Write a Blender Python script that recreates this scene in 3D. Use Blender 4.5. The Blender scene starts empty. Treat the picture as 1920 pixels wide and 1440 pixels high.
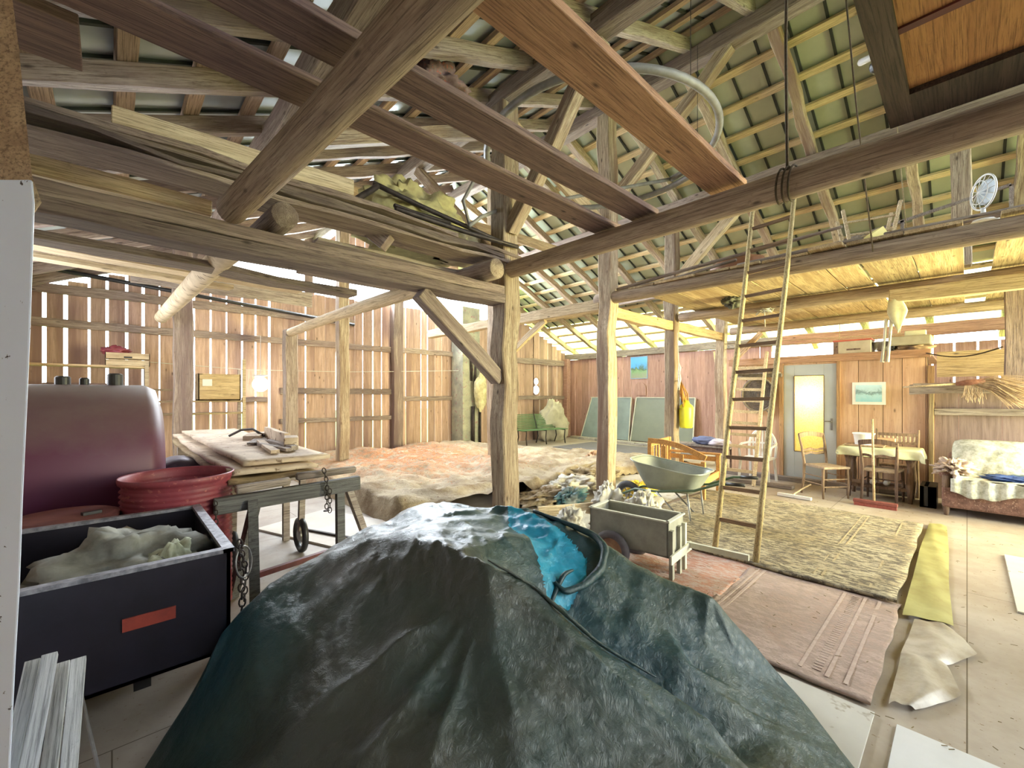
import bpy, bmesh, math, random
from mathutils import Vector, Matrix, Quaternion, noise, geometry
random.seed(7)
SC = bpy.context.scene
COL = SC.collection
# ------------------------------------------------------------------ camera, light, exposure
CAM_H, FPX, HOR = 1.52, 800.0, 740.0
FW = Vector((0.684, 0.7295, 0)); RT = Vector((0.7295, -0.684, 0))
cam = bpy.data.cameras.new('camera'); camo = bpy.data.objects.new('camera', cam); COL.objects.link(camo)
cam.sensor_fit = 'HORIZONTAL'; cam.sensor_width = 36; cam.lens = 36 * FPX / 1920
cam.shift_y = (HOR - 720) / 1920; cam.clip_start = 0.05; cam.clip_end = 200
camo.location = (0, 0, CAM_H)
camo.rotation_euler = FW.to_track_quat('-Z', 'Y').to_euler()
SC.camera = camo
SC.view_settings.view_transform = 'Standard'; SC.view_settings.look = 'None'
SC.view_settings.gamma = 1; SC.view_settings.use_curve_mapping = False
SC.view_settings.exposure = 0.55
w = bpy.data.worlds.new('sky'); SC.world = w; w.use_nodes = True
bg = w.node_tree.nodes['Background']; bg.inputs[0].default_value = (0.86, 0.94, 1.0, 1); bg.inputs[1].default_value = 9.0
def sun(el, az, st, col):
    l = bpy.data.lights.new('sun', 'SUN'); l.energy = st; l.color = col; l.angle = 0.02
    o = bpy.data.objects.new('sun', l); COL.objects.link(o)
    d = Vector((math.cos(el) * math.cos(az), math.cos(el) * math.sin(az), math.sin(el)))
    o.rotation_euler = d.to_track_quat('Z', 'Y').to_euler(); o.location = d * 30
sun(math.radians(52), math.radians(10), 9.0, (1.0, 0.95, 0.8))
def area(name, loc, to, sx, sy, en, col, spread=180):
    l = bpy.data.lights.new(name, 'AREA'); l.shape = 'RECTANGLE'; l.size = sx; l.size_y = sy; l.energy = en; l.color = col
    l.spread = math.radians(spread)
    o = bpy.data.objects.new(name, l); COL.objects.link(o); o.location = loc
    o.rotation_euler = (Vector(loc) - Vector(to)).to_track_quat('Z', 'Y').to_euler(); o.visible_camera = False; return o
# daylight entering through the open gable, the barn doorway and the open eaves
area('gable_daylight', (5.0, 10.3, 4.5), (3.0, 3.0, 1.6), 6.8, 1.4, 1300, (0.82, 0.91, 1.0))
area('doorway_daylight', (7.8, -3.8, 1.7), (6.6, 3.7, 2.4), 2.6, 2.6, 380, (1.0, 0.89, 0.40), 95)
area('eave_daylight', (11.6, 3.0, 2.5), (5, 3.5, 4.2), 0.5, 9.0, 120, (0.98, 1.0, 0.55))
area('side_area', (-1.2, 7.0, 2.2), (4, 6.0, 3.0), 3.0, 2.0, 90, (0.9, 0.94, 1.0))  # unseen area lamp just inside the closed left wall, aimed across the barn

# ------------------------------------------------------------------ helpers
def ray(px, py): return FW + RT * ((px - 960) / FPX) + Vector((0, 0, (HOR - py) / FPX))
def pf(px, py, f): return Vector((0, 0, CAM_H)) + ray(px, py) * f
def onz(px, py, z): return pf(px, py, (z - CAM_H) / ray(px, py).z)
def onx(px, py, x): return pf(px, py, x / ray(px, py).x)
def ony(px, py, y): return pf(px, py, y / ray(px, py).y)

class MB:
    def __init__(s): s.v = []; s.f = []
    def add(s, vs, fs):
        n = len(s.v); s.v += [Vector(v) for v in vs]; s.f += [tuple(i + n for i in f) for f in fs]; return s
    def box(s, x0, x1, y0, y1, z0, z1, m=None):
        vs = [Vector(p) for p in ((x0,y0,z0),(x1,y0,z0),(x1,y1,z0),(x0,y1,z0),(x0,y0,z1),(x1,y0,z1),(x1,y1,z1),(x0,y1,z1))]
        if m is not None: vs = [m @ v for v in vs]
        return s.add(vs, [(3,2,1,0),(4,5,6,7),(0,1,5,4),(1,2,6,5),(2,3,7,6),(3,0,4,7)])
    def bar(s, a, b, w, h=None, up=(0,0,1)):
        a, b = Vector(a), Vector(b); h = h or w; d = (b - a); L = d.length; d.normalize()
        u = Vector(up)
        if abs(d.dot(u)) > 0.98: u = Vector((0, 1, 0))
        sd = d.cross(u).normalized(); u = sd.cross(d)
        m = Matrix((d, sd, u)).transposed().to_4x4(); m.translation = a
        return s.box(0, L, -w/2, w/2, -h/2, h/2, m)
    def tube(s, pts, r, seg=8, cap=True):
        pts = [Vector(p) for p in pts]; n = len(pts); rs = r if isinstance(r, (list, tuple)) else [r] * n
        t0 = (pts[1] - pts[0]).normalized(); ref = Vector((0,0,1)) if abs(t0.z) < 0.9 else Vector((1,0,0))
        a = t0.cross(ref).normalized(); vs = []
        for i, p in enumerate(pts):
            t = (pts[min(i+1, n-1)] - pts[max(i-1, 0)])
            t = t.normalized() if t.length > 1e-9 else t0
            a = (a - t * a.dot(t)).normalized(); b = t.cross(a)
            for k in range(seg):
                q = 2 * math.pi * k / seg; vs.append(p + (a * math.cos(q) + b * math.sin(q)) * rs[i])
        fs = []
        for i in range(n - 1):
            for k in range(seg):
                k2 = (k + 1) % seg; fs.append((i*seg+k, i*seg+k2, (i+1)*seg+k2, (i+1)*seg+k))
        if cap: fs += [tuple(reversed(range(seg))), tuple(range((n-1)*seg, n*seg))]
        return s.add(vs, fs)
    def lathe(s, prof, c=(0,0,0), seg=24, axis='Z', sc=(1,1)):
        c = Vector(c); vs = []; n = len(prof)
        for (r, h) in prof:
            for k in range(seg):
                q = 2 * math.pi * k / seg; x, y = r * math.cos(q) * sc[0], r * math.sin(q) * sc[1]
                v = {'Z': Vector((x, y, h)), 'X': Vector((h, x, y)), 'Y': Vector((y, h, x))}[axis]
                vs.append(c + v)
        fs = [(i*seg+k, i*seg+(k+1)%seg, (i+1)*seg+(k+1)%seg, (i+1)*seg+k) for i in range(n-1) for k in range(seg)]
        if prof[0][0] > 1e-6 or True: fs.append(tuple(reversed(range(seg)))) if prof[0][0] < 0.004 else None
        if prof[-1][0] < 0.004: fs.append(tuple(range((n-1)*seg, n*seg)))
        return s.add(vs, fs)
    def torus(s, c, R, r, ax=(0,0,1), seg=24, rs=8, sy=1.0, arc=1.0):
        c = Vector(c); q = Vector(ax).to_track_quat('Z', 'Y')
        pts = [c + q @ Vector((R*math.cos(t), R*sy*math.sin(t), 0)) for t in [2*math.pi*arc*k/seg for k in range(seg + 1)]]
        return s.tube(pts, r, rs, cap=False)
    def grid(s, nx, ny, fn, mask=None):
        vs = [fn(i/nx, j/ny) for j in range(ny+1) for i in range(nx+1)]
        fs = [(j*(nx+1)+i, j*(nx+1)+i+1, (j+1)*(nx+1)+i+1, (j+1)*(nx+1)+i) for j in range(ny) for i in range(nx)
              if mask is None or mask((i+.5)/nx, (j+.5)/ny)]
        return s.add(vs, fs)
    def prism(s, poly, d):
        n = len(poly); d = Vector(d); vs = [Vector(p) for p in poly] + [Vector(p) + d for p in poly]
        return s.add(vs, [tuple(reversed(range(n))), tuple(range(n, 2*n))] + [(i, (i+1)%n, n+(i+1)%n, n+i) for i in range(n)])

def obj(name, mb, mat, parent=None, smooth=False, bevel=0.0, solid=0.0, loc=None, seg=2, sub=0):
    me = bpy.data.meshes.new(name)
    me.from_pydata([tuple(v) for v in mb.v], [], mb.f)
    bm = bmesh.new(); bm.from_mesh(me); bmesh.ops.recalc_face_normals(bm, faces=bm.faces); bm.to_mesh(me); bm.free()
    me.materials.append(mat)
    if smooth:
        for p in me.polygons: p.use_smooth = True
    o = bpy.data.objects.new(name, me); COL.objects.link(o)
    if parent: o.parent = parent
    if loc is not None: o.location = loc
    if solid:
        m = o.modifiers.new('solid', 'SOLIDIFY'); m.thickness = solid; m.offset = 0
    if sub:
        m = o.modifiers.new('sub', 'SUBSURF'); m.levels = sub; m.render_levels = sub
    if bevel:
        m = o.modifiers.new('bevel', 'BEVEL'); m.width = bevel; m.segments = seg; m.limit_method = 'ANGLE'
    return o
def tag(o, label=None, cat=None, group=None, kind=None):
    if label: o['label'] = label
    if cat: o['category'] = cat
    if group: o['group'] = group
    if kind: o['kind'] = kind
    return o
def struct(o, label=None): o['kind'] = 'structure'; return (tag(o, label) if label else o)
def thing(name, label, cat, loc=(0,0,0), rz=0.0, group=None):
    o = bpy.data.objects.new(name, None); COL.objects.link(o); o.empty_display_size = 0.1
    o.location = loc; o.rotation_euler = (0, 0, rz); return tag(o, label, cat, group)
ORD = 'first second third fourth fifth sixth seventh eighth ninth tenth eleventh twelfth thirteenth fourteenth fifteenth sixteenth seventeenth eighteenth nineteenth twentieth'.split()
def copytree(o, loc=None, rz=None, label=None, parent=None):
    c = o.copy(); COL.objects.link(c)
    if parent is not None: c.parent = parent
    if loc is not None: c.location = loc
    if rz is not None: c.rotation_euler = (0, 0, rz)
    if label: c['label'] = label
    for ch in list(o.children): copytree(ch, parent=c)
    return c

# ------------------------------------------------------------------ materials
def mat_base(name, rough=0.8, metal=0.0):
    m = bpy.data.materials.new(name); m.use_nodes = True; nt = m.node_tree
    b = nt.nodes['Principled BSDF']; b.inputs['Roughness'].default_value = rough; b.inputs['Metallic'].default_value = metal
    return m, nt, b
def N(nt, t, **k):
    n = nt.nodes.new(t)
    for a, v in k.items(): setattr(n, a, v)
    return n
def coords(nt, sc=(1,1,1), kind='Object'):
    tc = N(nt, 'ShaderNodeTexCoord'); mp = N(nt, 'ShaderNodeMapping'); mp.inputs['Scale'].default_value = sc
    nt.links.new(tc.outputs[kind], mp.inputs[0]); return mp.outputs[0]
def ramp(nt, fac, stops):
    r = N(nt, 'ShaderNodeValToRGB'); e = r.color_ramp.elements
    while len(e) < len(stops): e.new(0.5)
    for i, (p, c) in enumerate(stops): e[i].position = p; e[i].color = (*c, 1)
    nt.links.new(fac, r.inputs[0]); return r.outputs[0]
def noi(nt, vec, scale, detail=4, rough=0.6, dist=0):
    n = N(nt, 'ShaderNodeTexNoise'); n.inputs['Scale'].default_value = scale; n.inputs['Detail'].default_value = detail
    n.inputs['Roughness'].default_value = rough; n.inputs['Distortion'].default_value = dist
    nt.links.new(vec, n.inputs['Vector']); return n.outputs[0]
def mix(nt, fac, a, b, mode='MIX'):
    m = N(nt, 'ShaderNodeMix', data_type='RGBA', blend_type=mode)
    for s, v in ((m.inputs[0], fac), (m.inputs[6], a), (m.inputs[7], b)):
        if isinstance(v, (int, float)): s.default_value = v
        elif isinstance(v, tuple): s.default_value = (*v, 1)
        else: nt.links.new(v, s)
    return m.outputs[2]
def bump(nt, b, h, strength=0.3, dist=0.02):
    n = N(nt, 'ShaderNodeBump'); n.inputs['Strength'].default_value = strength; n.inputs['Distance'].default_value = dist
    nt.links.new(h, n.inputs['Height']); nt.links.new(n.outputs[0], b.inputs['Normal'])
def wood(name, ca, cb, axis='X', rough=0.8, knots=True, var=0.25, st=0.35, stain=None, fg=1.0):
    m, nt, b = mat_base(name, rough)
    s = {'X': (0.7, 9, 9), 'Y': (9, 0.7, 9), 'Z': (9, 9, 0.7)}[axis]
    oi = N(nt, 'ShaderNodeObjectInfo'); geo = N(nt, 'ShaderNodeNewGeometry')
    tc = N(nt, 'ShaderNodeTexCoord'); ad = N(nt, 'ShaderNodeVectorMath', operation='ADD')
    mu = N(nt, 'ShaderNodeMath', operation='ADD'); nt.links.new(oi.outputs['Random'], mu.inputs[0]); nt.links.new(geo.outputs['Random Per Island'], mu.inputs[1])
    m2 = N(nt, 'ShaderNodeMath', operation='MULTIPLY'); m2.inputs[1].default_value = 37.0; nt.links.new(mu.outputs[0], m2.inputs[0])
    nt.links.new(tc.outputs['Object'], ad.inputs[0]); nt.links.new(m2.outputs[0], ad.inputs[1])
    mp = N(nt, 'ShaderNodeMapping'); mp.inputs['Scale'].default_value = s; nt.links.new(ad.outputs[0], mp.inputs[0])
    g = noi(nt, mp.outputs[0], 2.2, 6, 0.65, 0.6)
    c = ramp(nt, g, [(0.32, cb), (0.62, ca)])
    fs_ = N(nt, 'ShaderNodeMapping'); fs_.inputs['Scale'].default_value = tuple(q * (2.2 if q < 1 else 7) for q in s); nt.links.new(ad.outputs[0], fs_.inputs[0])
    fine = noi(nt, fs_.outputs[0], 2.0, 6, .75)
    c = mix(nt, ramp(nt, fine, [(.38, (fg,fg,fg)), (.52, (0,0,0))]), c, tuple(q * .55 for q in cb))
    dirt = noi(nt, ad.outputs[0], 14, 5, .75)
    c = mix(nt, ramp(nt, dirt, [(.60, (0,0,0)), (.75, (.7,.7,.7))]), c, tuple(q * .6 for q in cb))
    if knots:
        mk = N(nt, 'ShaderNodeMapping'); mk.inputs['Scale'].default_value = {'X': (1.6, 4, 4), 'Y': (4, 1.6, 4), 'Z': (4, 4, 1.6)}[axis]
        nt.links.new(ad.outputs[0], mk.inputs[0])
        v = N(nt, 'ShaderNodeTexVoronoi'); v.inputs['Scale'].default_value = 1.6; nt.links.new(mk.outputs[0], v.inputs['Vector'])
        k = ramp(nt, v.outputs['Distance'], [(0.035, (1,1,1)), (0.11, (0,0,0))])
        c = mix(nt, k, c, tuple(x * 0.35 for x in cb))
    if stain:
        c = mix(nt, ramp(nt, noi(nt, mp.outputs[0], 0.45, 3, 0.6), [(0.5, (0,0,0)), (0.68, (1,1,1))]), c, stain)
    fr = N(nt, 'ShaderNodeMath', operation='FRACT'); nt.links.new(mu.outputs[0], fr.inputs[0])
    hv = N(nt, 'ShaderNodeHueSaturation'); mr = N(nt, 'ShaderNodeMapRange')
    mr.inputs[3].default_value = 1 - var; mr.inputs[4].default_value = 1 + var
    nt.links.new(fr.outputs[0], mr.inputs[0]); nt.links.new(mr.outputs[0], hv.inputs['Value']); nt.links.new(c, hv.inputs['Color'])
    nt.links.new(hv.outputs[0], b.inputs['Base Color']); bump(nt, b, fine, st * 1.6 * fg, 0.01); return m
def speck(name, ca, cb, scale=6, rough=0.8, metal=0.0, bs=0.2, lo=0.35, hi=0.65, det=5, sc=(1,1,1), third=None, dist=0.01):
    m, nt, b = mat_base(name, rough, metal); v = coords(nt, sc)
    g = noi(nt, v, scale, det, 0.65); c = ramp(nt, g, [(lo, cb), (hi, ca)])
    if third: c = mix(nt, ramp(nt, noi(nt, v, scale * 4.3, 3), [(0.60, (0,0,0)), (0.66, (1,1,1))]), c, third)
    nt.links.new(c, b.inputs['Base Color'])
    if bs: bump(nt, b, g, bs, dist)
    return m
W_WALL = wood('wall_wood', (0.58,0.41,0.32), (0.40,0.26,0.19), 'Z', stain=(0.30,0.19,0.16), fg=.5)
W_RED = wood('red_wall_wood', (0.50,0.31,0.26), (0.34,0.19,0.15), 'Z', var=0.15, fg=.4)
W_PART = wood('pine_partition', (0.64,0.43,0.29), (0.50,0.30,0.19), 'Z', var=0.12, fg=.25)
W_BEAM = wood('old_beam', (0.44,0.36,0.30), (0.25,0.18,0.15), 'X', stain=(0.20,0.14,0.13), st=0.6)
W_POST = wood('grey_post', (0.58,0.48,0.34), (0.30,0.20,0.13), 'X', stain=(0.2,0.12,0.08), st=0.7)
W_LOG = wood('peeled_log', (0.50,0.39,0.28), (0.30,0.21,0.15), 'X', var=0.12, st=0.4)
W_PALE = wood('pale_sawn', (0.70,0.58,0.38), (0.50,0.37,0.22), 'X', var=0.12)
W_PLANK = wood('brown_plank', (0.26,0.17,0.14), (0.14,0.085,0.075), 'X', knots=True, var=0.15)
W_BATR = wood('right_batten_wood', (0.84,0.68,0.42), (0.66,0.50,0.28), 'X', var=0.1)
W_BATL = wood('left_batten_wood', (0.56,0.41,0.30), (0.40,0.28,0.20), 'X', var=0.15)
W_ORANGE = wood('orange_plank', (0.46,0.26,0.15), (0.30,0.15,0.085), 'X', var=0.05)
W_BATTEN = wood('batten_wood', (0.66,0.47,0.27), (0.46,0.30,0.17), 'X', var=0.15)
W_LOFT = wood('loft_wood', (0.60,0.47,0.27), (0.36,0.25,0.14), 'X', var=0.3, stain=(0.3,0.2,0.1))
W_GREY = wood('weathered_grey', (0.42,0.36,0.31), (0.22,0.17,0.15), 'X', var=0.2, st=0.5)
W_WHITE = wood('weathered_white', (0.62,0.62,0.62), (0.36,0.36,0.36), 'X', knots=False, var=0.1)
W_CHAIR = wood('chair_brown', (0.23,0.15,0.10), (0.12,0.07,0.05), 'Z', knots=False, var=0.1)
W_HONEY = wood('honey_wood', (0.62,0.33,0.11), (0.45,0.22,0.07), 'X', knots=False, var=0.1)
W_DBL = wood('old_double_beam', (.30,.235,.21), (.17,.12,.115), 'X', stain=(.12,.085,.09), st=.5)
W_ROUGH = wood('rough_bark_board', (.36,.28,.22), (.19,.13,.11), 'X', stain=(.13,.09,.08), st=.8, var=.3)
W_DUSTY = speck('dusty_board', (0.66,0.55,0.42), (0.42,0.32,0.24), 3, 0.9, third=(0.2,0.14,0.1))
M_ROOF_R = speck('green_grey_sheet', (0.52,0.56,0.43), (0.42,0.46,0.35), 1.4, 0.45, 0.25, 0)
M_ROOF_L = speck('blue_grey_sheet', (0.52,0.57,0.60), (0.40,0.44,0.47), 1.4, 0.4, 0.3, 0)
M_SEAM = speck('dark_seam', (0.05,0.06,0.05), (0.03,0.035,0.03), 3, 0.5, 0.3, 0)
M_CONC = speck('concrete', (0.46,0.43,0.37), (0.30,0.28,0.24), 4, 0.85, 0, 0.4, third=(0.18,0.16,0.12))
M_BLACK = speck('black_plastic', (0.03,0.03,0.032), (0.015,0.015,0.017), 8, 0.45, 0, 0)
M_STEEL = speck('dull_steel', (0.34,0.34,0.34), (0.18,0.17,0.16), 6, 0.45, 0.7, 0.1)
M_DARKST = speck('dark_rusty_steel', (0.07,0.055,0.05), (0.03,0.025,0.025), 9, 0.6, 0.6, 0.1)
M_WHITE = speck('white_plastic', (0.80,0.80,0.78), (0.70,0.70,0.69), 5, 0.45, 0, 0)
M_ROPE = speck('rope', (0.40,0.32,0.18), (0.2,0.15,0.08), 60, 0.9, 0, 0.3)
M_DROPE = speck('dark_rope', (0.09,0.06,0.03), (0.05,0.035,0.02), 60, 0.9, 0, 0.3)
def birch_mat():
    m, nt, b = mat_base('birch_bark', .8); v = coords(nt); mp = N(nt, 'ShaderNodeMapping'); mp.inputs['Scale'].default_value = (9, 3.2, 3.2); nt.links.new(v, mp.inputs[0])
    vo = N(nt, 'ShaderNodeTexVoronoi'); vo.inputs['Scale'].default_value = 2.2; nt.links.new(mp.outputs[0], vo.inputs['Vector'])
    c = ramp(nt, noi(nt, v, 5, 4), [(.3, (.42,.32,.20)), (.6, (.66,.54,.36))])
    nt.links.new(mix(nt, ramp(nt, vo.outputs['Distance'], [(.16, (1,1,1)), (.24, (0,0,0))]), c, (.10,.06,.04)), b.inputs['Base Color']); return m
M_BIRCH = birch_mat()
def emis(name, col, st):
    m, nt, b = mat_base(name); b.inputs['Emission Color'].default_value = (*col, 1); b.inputs['Emission Strength'].default_value = st
    b.inputs['Base Color'].default_value = (*col, 1); return m

_beams = {}
def beam(name, a, b, wd, ht, mat, label, cat, group=None, jit=0.008, roll=0.0, kind=None, parent=None, step=0.4):
    a, b = Vector(a), Vector(b); d = b - a; L = d.length; n = max(2, int(L / step)); mb = MB(); rnd = random.Random(hash((round(L, 3), wd)) & 0xffff)
    vs = []
    for i in range(n + 1):
        x = L * i / n; oy, oz = rnd.uniform(-jit, jit), rnd.uniform(-jit, jit)
        for (sy, sz) in ((-1,-1),(1,-1),(1,1),(-1,1)):
            vs.append((x, sy*wd/2 + oy + rnd.uniform(-jit, jit)*.5, sz*ht/2 + oz + rnd.uniform(-jit, jit)*.5))
    fs = [(i*4+k, i*4+(k+1)%4, i*4+4+(k+1)%4, i*4+4+k) for i in range(n) for k in range(4)] + [(3,2,1,0), tuple(n*4+k for k in range(4))]
    mb.add(vs, fs); o = obj(name, mb, mat, parent, bevel=min(wd, ht) * 0.06, seg=1)
    u = d.normalized(); q = Vector((1,0,0)).rotation_difference(u)
    up = Vector((0,0,1)) if abs(u.z) < 0.95 else Vector((0,-1,0))
    sd = up.cross(u).normalized(); up2 = u.cross(sd)
    m = Matrix((u, sd, up2)).transposed().to_4x4() @ Matrix.Rotation(roll, 4, 'X'); m.translation = a
    o.matrix_world = m
    return tag(o, label, cat, group, kind)
def log(name, a, b, r0, r1, mat, label, cat, group=None, bow=0.02, seg=14, wob=0.05):
    a, b = Vector(a), Vector(b); d = b - a; L = d.length; n = max(4, int(L / 0.25)); mb = MB(); vs = []
    sd = random.random() * 90
    for i in range(n + 1):
        t = i / n; r = r0 + (r1 - r0) * t; cy = bow * math.sin(t * 3.1); cz = bow * math.sin(t * 5 + sd)
        for k in range(seg):
            q = 2*math.pi*k/seg; rr = r * (1 + wob * noise.noise(Vector((t*L*1.5, math.cos(q)+sd, math.sin(q)))))
            vs.append((t*L, cy + rr*math.cos(q), cz*.5 + rr*math.sin(q)))
    fs = [(i*seg+k, i*seg+(k+1)%seg, (i+1)*seg+(k+1)%seg, (i+1)*seg+k) for i in range(n) for k in range(seg)]
    mb.add(vs, fs + [tuple(reversed(range(seg))), tuple(range(n*seg, (n+1)*seg))])
    o = obj(name, mb, mat, smooth=True, bevel=0.01, seg=1)
    u = d.normalized(); up = Vector((0,0,1)); s2 = up.cross(u).normalized(); up2 = u.cross(s2)
    m = Matrix((u, s2, up2)).transposed().to_4x4(); m.translation = a; o.matrix_world = m
    return tag(o, label, cat, group)

# ------------------------------------------------------------------ setting: ground, floor, walls, roof
XR, YB, XL, YF = 12.1, 10.0, -1.45, -4.0
RIDX, RIDZ, TAN = 5.43, 6.1, 0.43
def roofz(x): return RIDZ - TAN * abs(x - RIDX)
M_GRASS = speck('sunlit_grass', (0.30,0.42,0.06), (0.18,0.30,0.04), 1.5, 0.9)
struct(obj('ground', MB().box(-40, 50, -40, 50, -0.5, -0.3), M_GRASS), 'sunlit green grass outside the barn')
def floor_mat():
    m, nt, b = mat_base('barn_floor', 0.55); v = coords(nt)
    c = ramp(nt, noi(nt, v, 1.3, 5, 0.65), [(0.3, (0.27,0.21,0.16)), (0.65, (0.43,0.38,0.32))])
    st = N(nt, 'ShaderNodeMapping'); st.inputs['Scale'].default_value = (1, 1, 1); nt.links.new(v, st.inputs[0])
    c = mix(nt, ramp(nt, noi(nt, v, 34, 3, 0.7), [(0.64, (0,0,0)), (0.70, (1,1,1))]), c, (0.20,0.14,0.07))
    br = N(nt, 'ShaderNodeTexBrick'); br.inputs['Scale'].default_value = 1; br.inputs['Brick Width'].default_value = 2.4; br.inputs['Row Height'].default_value = 1.25
    br.inputs['Mortar Size'].default_value = 0.003; br.offset = 0.3; nt.links.new(v, br.inputs['Vector'])
    c = mix(nt, br.outputs['Fac'], c, (0.12,0.09,0.06)); nt.links.new(c, b.inputs['Base Color'])
    bump(nt, b, noi(nt, v, 20, 3), 0.15, 0.01); return m
M_FLOOR = floor_mat()
struct(obj('floor', MB().box(XL-.1, XR+.1, YF-.3, YB+.1, -0.3, 0.0), M_FLOOR), 'beige dusty floor of large panels')

# back wall: upright boards with bright slits, open gable above
mb = MB(); x = XL; r = random.Random(3)
HOLES = [(9.98, 1.72, 0.16, 1.93, 0.115), (1.98+0.22, 1.75, .17, 0, 0)]
def hole_board(mb, x0, x1, z0, z1, circ):
    """board x0..x1 with round openings given as (z, r), centred; built as left and right halves"""
    xc = (x0 + x1) / 2
    for sgn in (-1, 1):
        xe = x0 if sgn < 0 else x1; inner = [(xc, z0)]
        for (zc, rr) in sorted(circ):
            for k in range(13):
                q = -math.pi/2 + math.pi*k/12; inner.append((xc + sgn*rr*math.cos(q), zc + rr*math.sin(q)))
        inner.append((xc, z1))
        for i in range(len(inner) - 1):
            a, b = inner[i], inner[i+1]
            poly = [(a[0], YB, a[1]), (b[0], YB, b[1]), (xe, YB, b[1]), (xe, YB, a[1])]
            if abs(b[1] - a[1]) > 1e-4: mb.prism(poly, (0, 0.025, 0))
while x < XR:
    wd = r.uniform(0.17, 0.24); gap = r.uniform(0.02, 0.05) if x < 2.2 else (r.uniform(0.004, 0.03) if r.random() < .8 else 0.001)
    x1 = min(x + wd, XR); xc = (x + x1) / 2
    if xc < 1.35: zt = roofz(xc) - 0.22
    elif xc < 8.5: zt = 3.78 + r.uniform(-.03, .03)
    else: zt = min(3.9, roofz(xc) - 0.28)
    if 10.38 < xc < 10.62:
        hole_board(mb, x - .06, x1 + .06, 0, zt, [(1.68, 0.15), (1.97, 0.11)]); x = x1 + .06 + gap; continue
    bl = 0.0
    mb.prism([(x, YB, bl), (x1, YB, bl), (x1 + r.uniform(-.004,.004), YB, zt), (x, YB, zt)], (0, 0.025, 0))
    x = x1 + gap
x = 2.4
while x < 8.4:                                       # boards closing the peak
    x1 = x + 0.22; z1 = roofz((x + x1) / 2) - 0.12
    if z1 > 5.08: mb.prism([(x, YB, 5.05), (x1, YB, 5.05), (x1, YB, z1), (x, YB, z1)], (0, 0.025, 0))
    x = x1 + 0.012
struct(obj('wall_back', mb, W_WALL), 'slatted pinkish board wall with bright slits between the boards')
# right wall of reddish tight boards, open above head height behind the partition
mb = MB(); y = YF
while y < YB:
    wd = r.uniform(0.2, 0.33); y1 = min(y + wd, YB); zt = 2.76 if y > 3.3 else 2.25
    if y < 0.5: zt = 2.55
    mb.box(XR, XR + .025, y, y1, 0, zt); y = y1 + (0.03 if y < .6 else (0.012 if r.random() < .3 else 0.001))
struct(obj('wall_right', mb, W_RED), 'tight reddish board wall')
mb = MB(); y = YF
while y < YB: mb.box(XL - .03, XL, y, y + .3, 0, roofz(XL) - .12); y += 0.31
struct(obj('wall_left', mb, W_WALL), 'board wall on the left side')
mb = MB(); x = XL
while x < XR:
    if not (4.6 < x < 9.3): mb.box(x, x + .3, YF - .03, YF, 0, min(3.6, roofz(x) - .15))
    x += 0.31
struct(obj('wall_front', mb, W_WALL), 'board wall behind the viewpoint with the wide doorway')

# roof: metal sheets with raised seams
def roof(side, y0, y1, xa, xb, name, mat, label):
    t = 0.012; mb = MB()
    za, zb = roofz(xa) + .06, roofz(xb) + .06
    mb.prism([(xa, y0, za), (xb, y0, zb), (xb, y1, zb), (xa, y1, za)], (0, 0, t))
    o = struct(obj(name, mb, mat), label)
    s = MB(); y = y0 + .2
    while y < y1:
        s.add([(xa, y-.014, za-.004), (xb, y-.014, zb-.004), (xb, y+.014, zb-.004), (xa, y+.014, za-.004),
               (xa, y-.014, za-.03), (xb, y-.014, zb-.03), (xb, y+.014, zb-.03), (xa, y+.014, za-.03)],
              [(0,1,2,3), (7,6,5,4), (0,4,5,1), (1,5,6,2), (2,6,7,3), (3,7,4,0)]); y += 0.36
    obj('sheet_seams', s, M_SEAM, o)
    return o
roof(1, YF - .5, YB + .5, RIDX, 10.9, 'ceiling_right', M_ROOF_R, 'green grey metal roof sheets of the right slope')
roof(-1, YF - .5, YB + .5, XL - .7, RIDX, 'ceiling_left', M_ROOF_L, 'blue grey metal roof sheets of the left slope')
m, nt, b = mat_base('translucent_sheet', 0.4); b.inputs['Base Color'].default_value = (0.92,0.92,0.74,1)
tr = N(nt, 'ShaderNodeBsdfTranslucent'); tr.inputs[0].default_value = (0.95,0.95,0.70,1); mx = N(nt, 'ShaderNodeMixShader'); mx.inputs[0].default_value = 0.7
nt.links.new(b.outputs[0], mx.inputs[1]); nt.links.new(tr.outputs[0], mx.inputs[2]); nt.links.new(mx.outputs[0], nt.nodes['Material Output'].inputs[0])
M_TRANS = m
mb = MB(); y0, y1, xa, xb = YF - .5, YB + .5, 10.9, XR + 1.0
mb.grid(2, 240, lambda u, v: Vector((xa + (xb-xa)*u, y0 + (y1-y0)*v, roofz(xa + (xb-xa)*u) + .06 + .008*math.sin(v*(y1-y0)*2*math.pi/.18))))
struct(obj('bright_eave_strip', mb, M_TRANS, solid=0.004), 'translucent strip standing in for brightly lit roof metal along the right eave')  # translucent sheet put in so the lit eave metal shows bright

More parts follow.
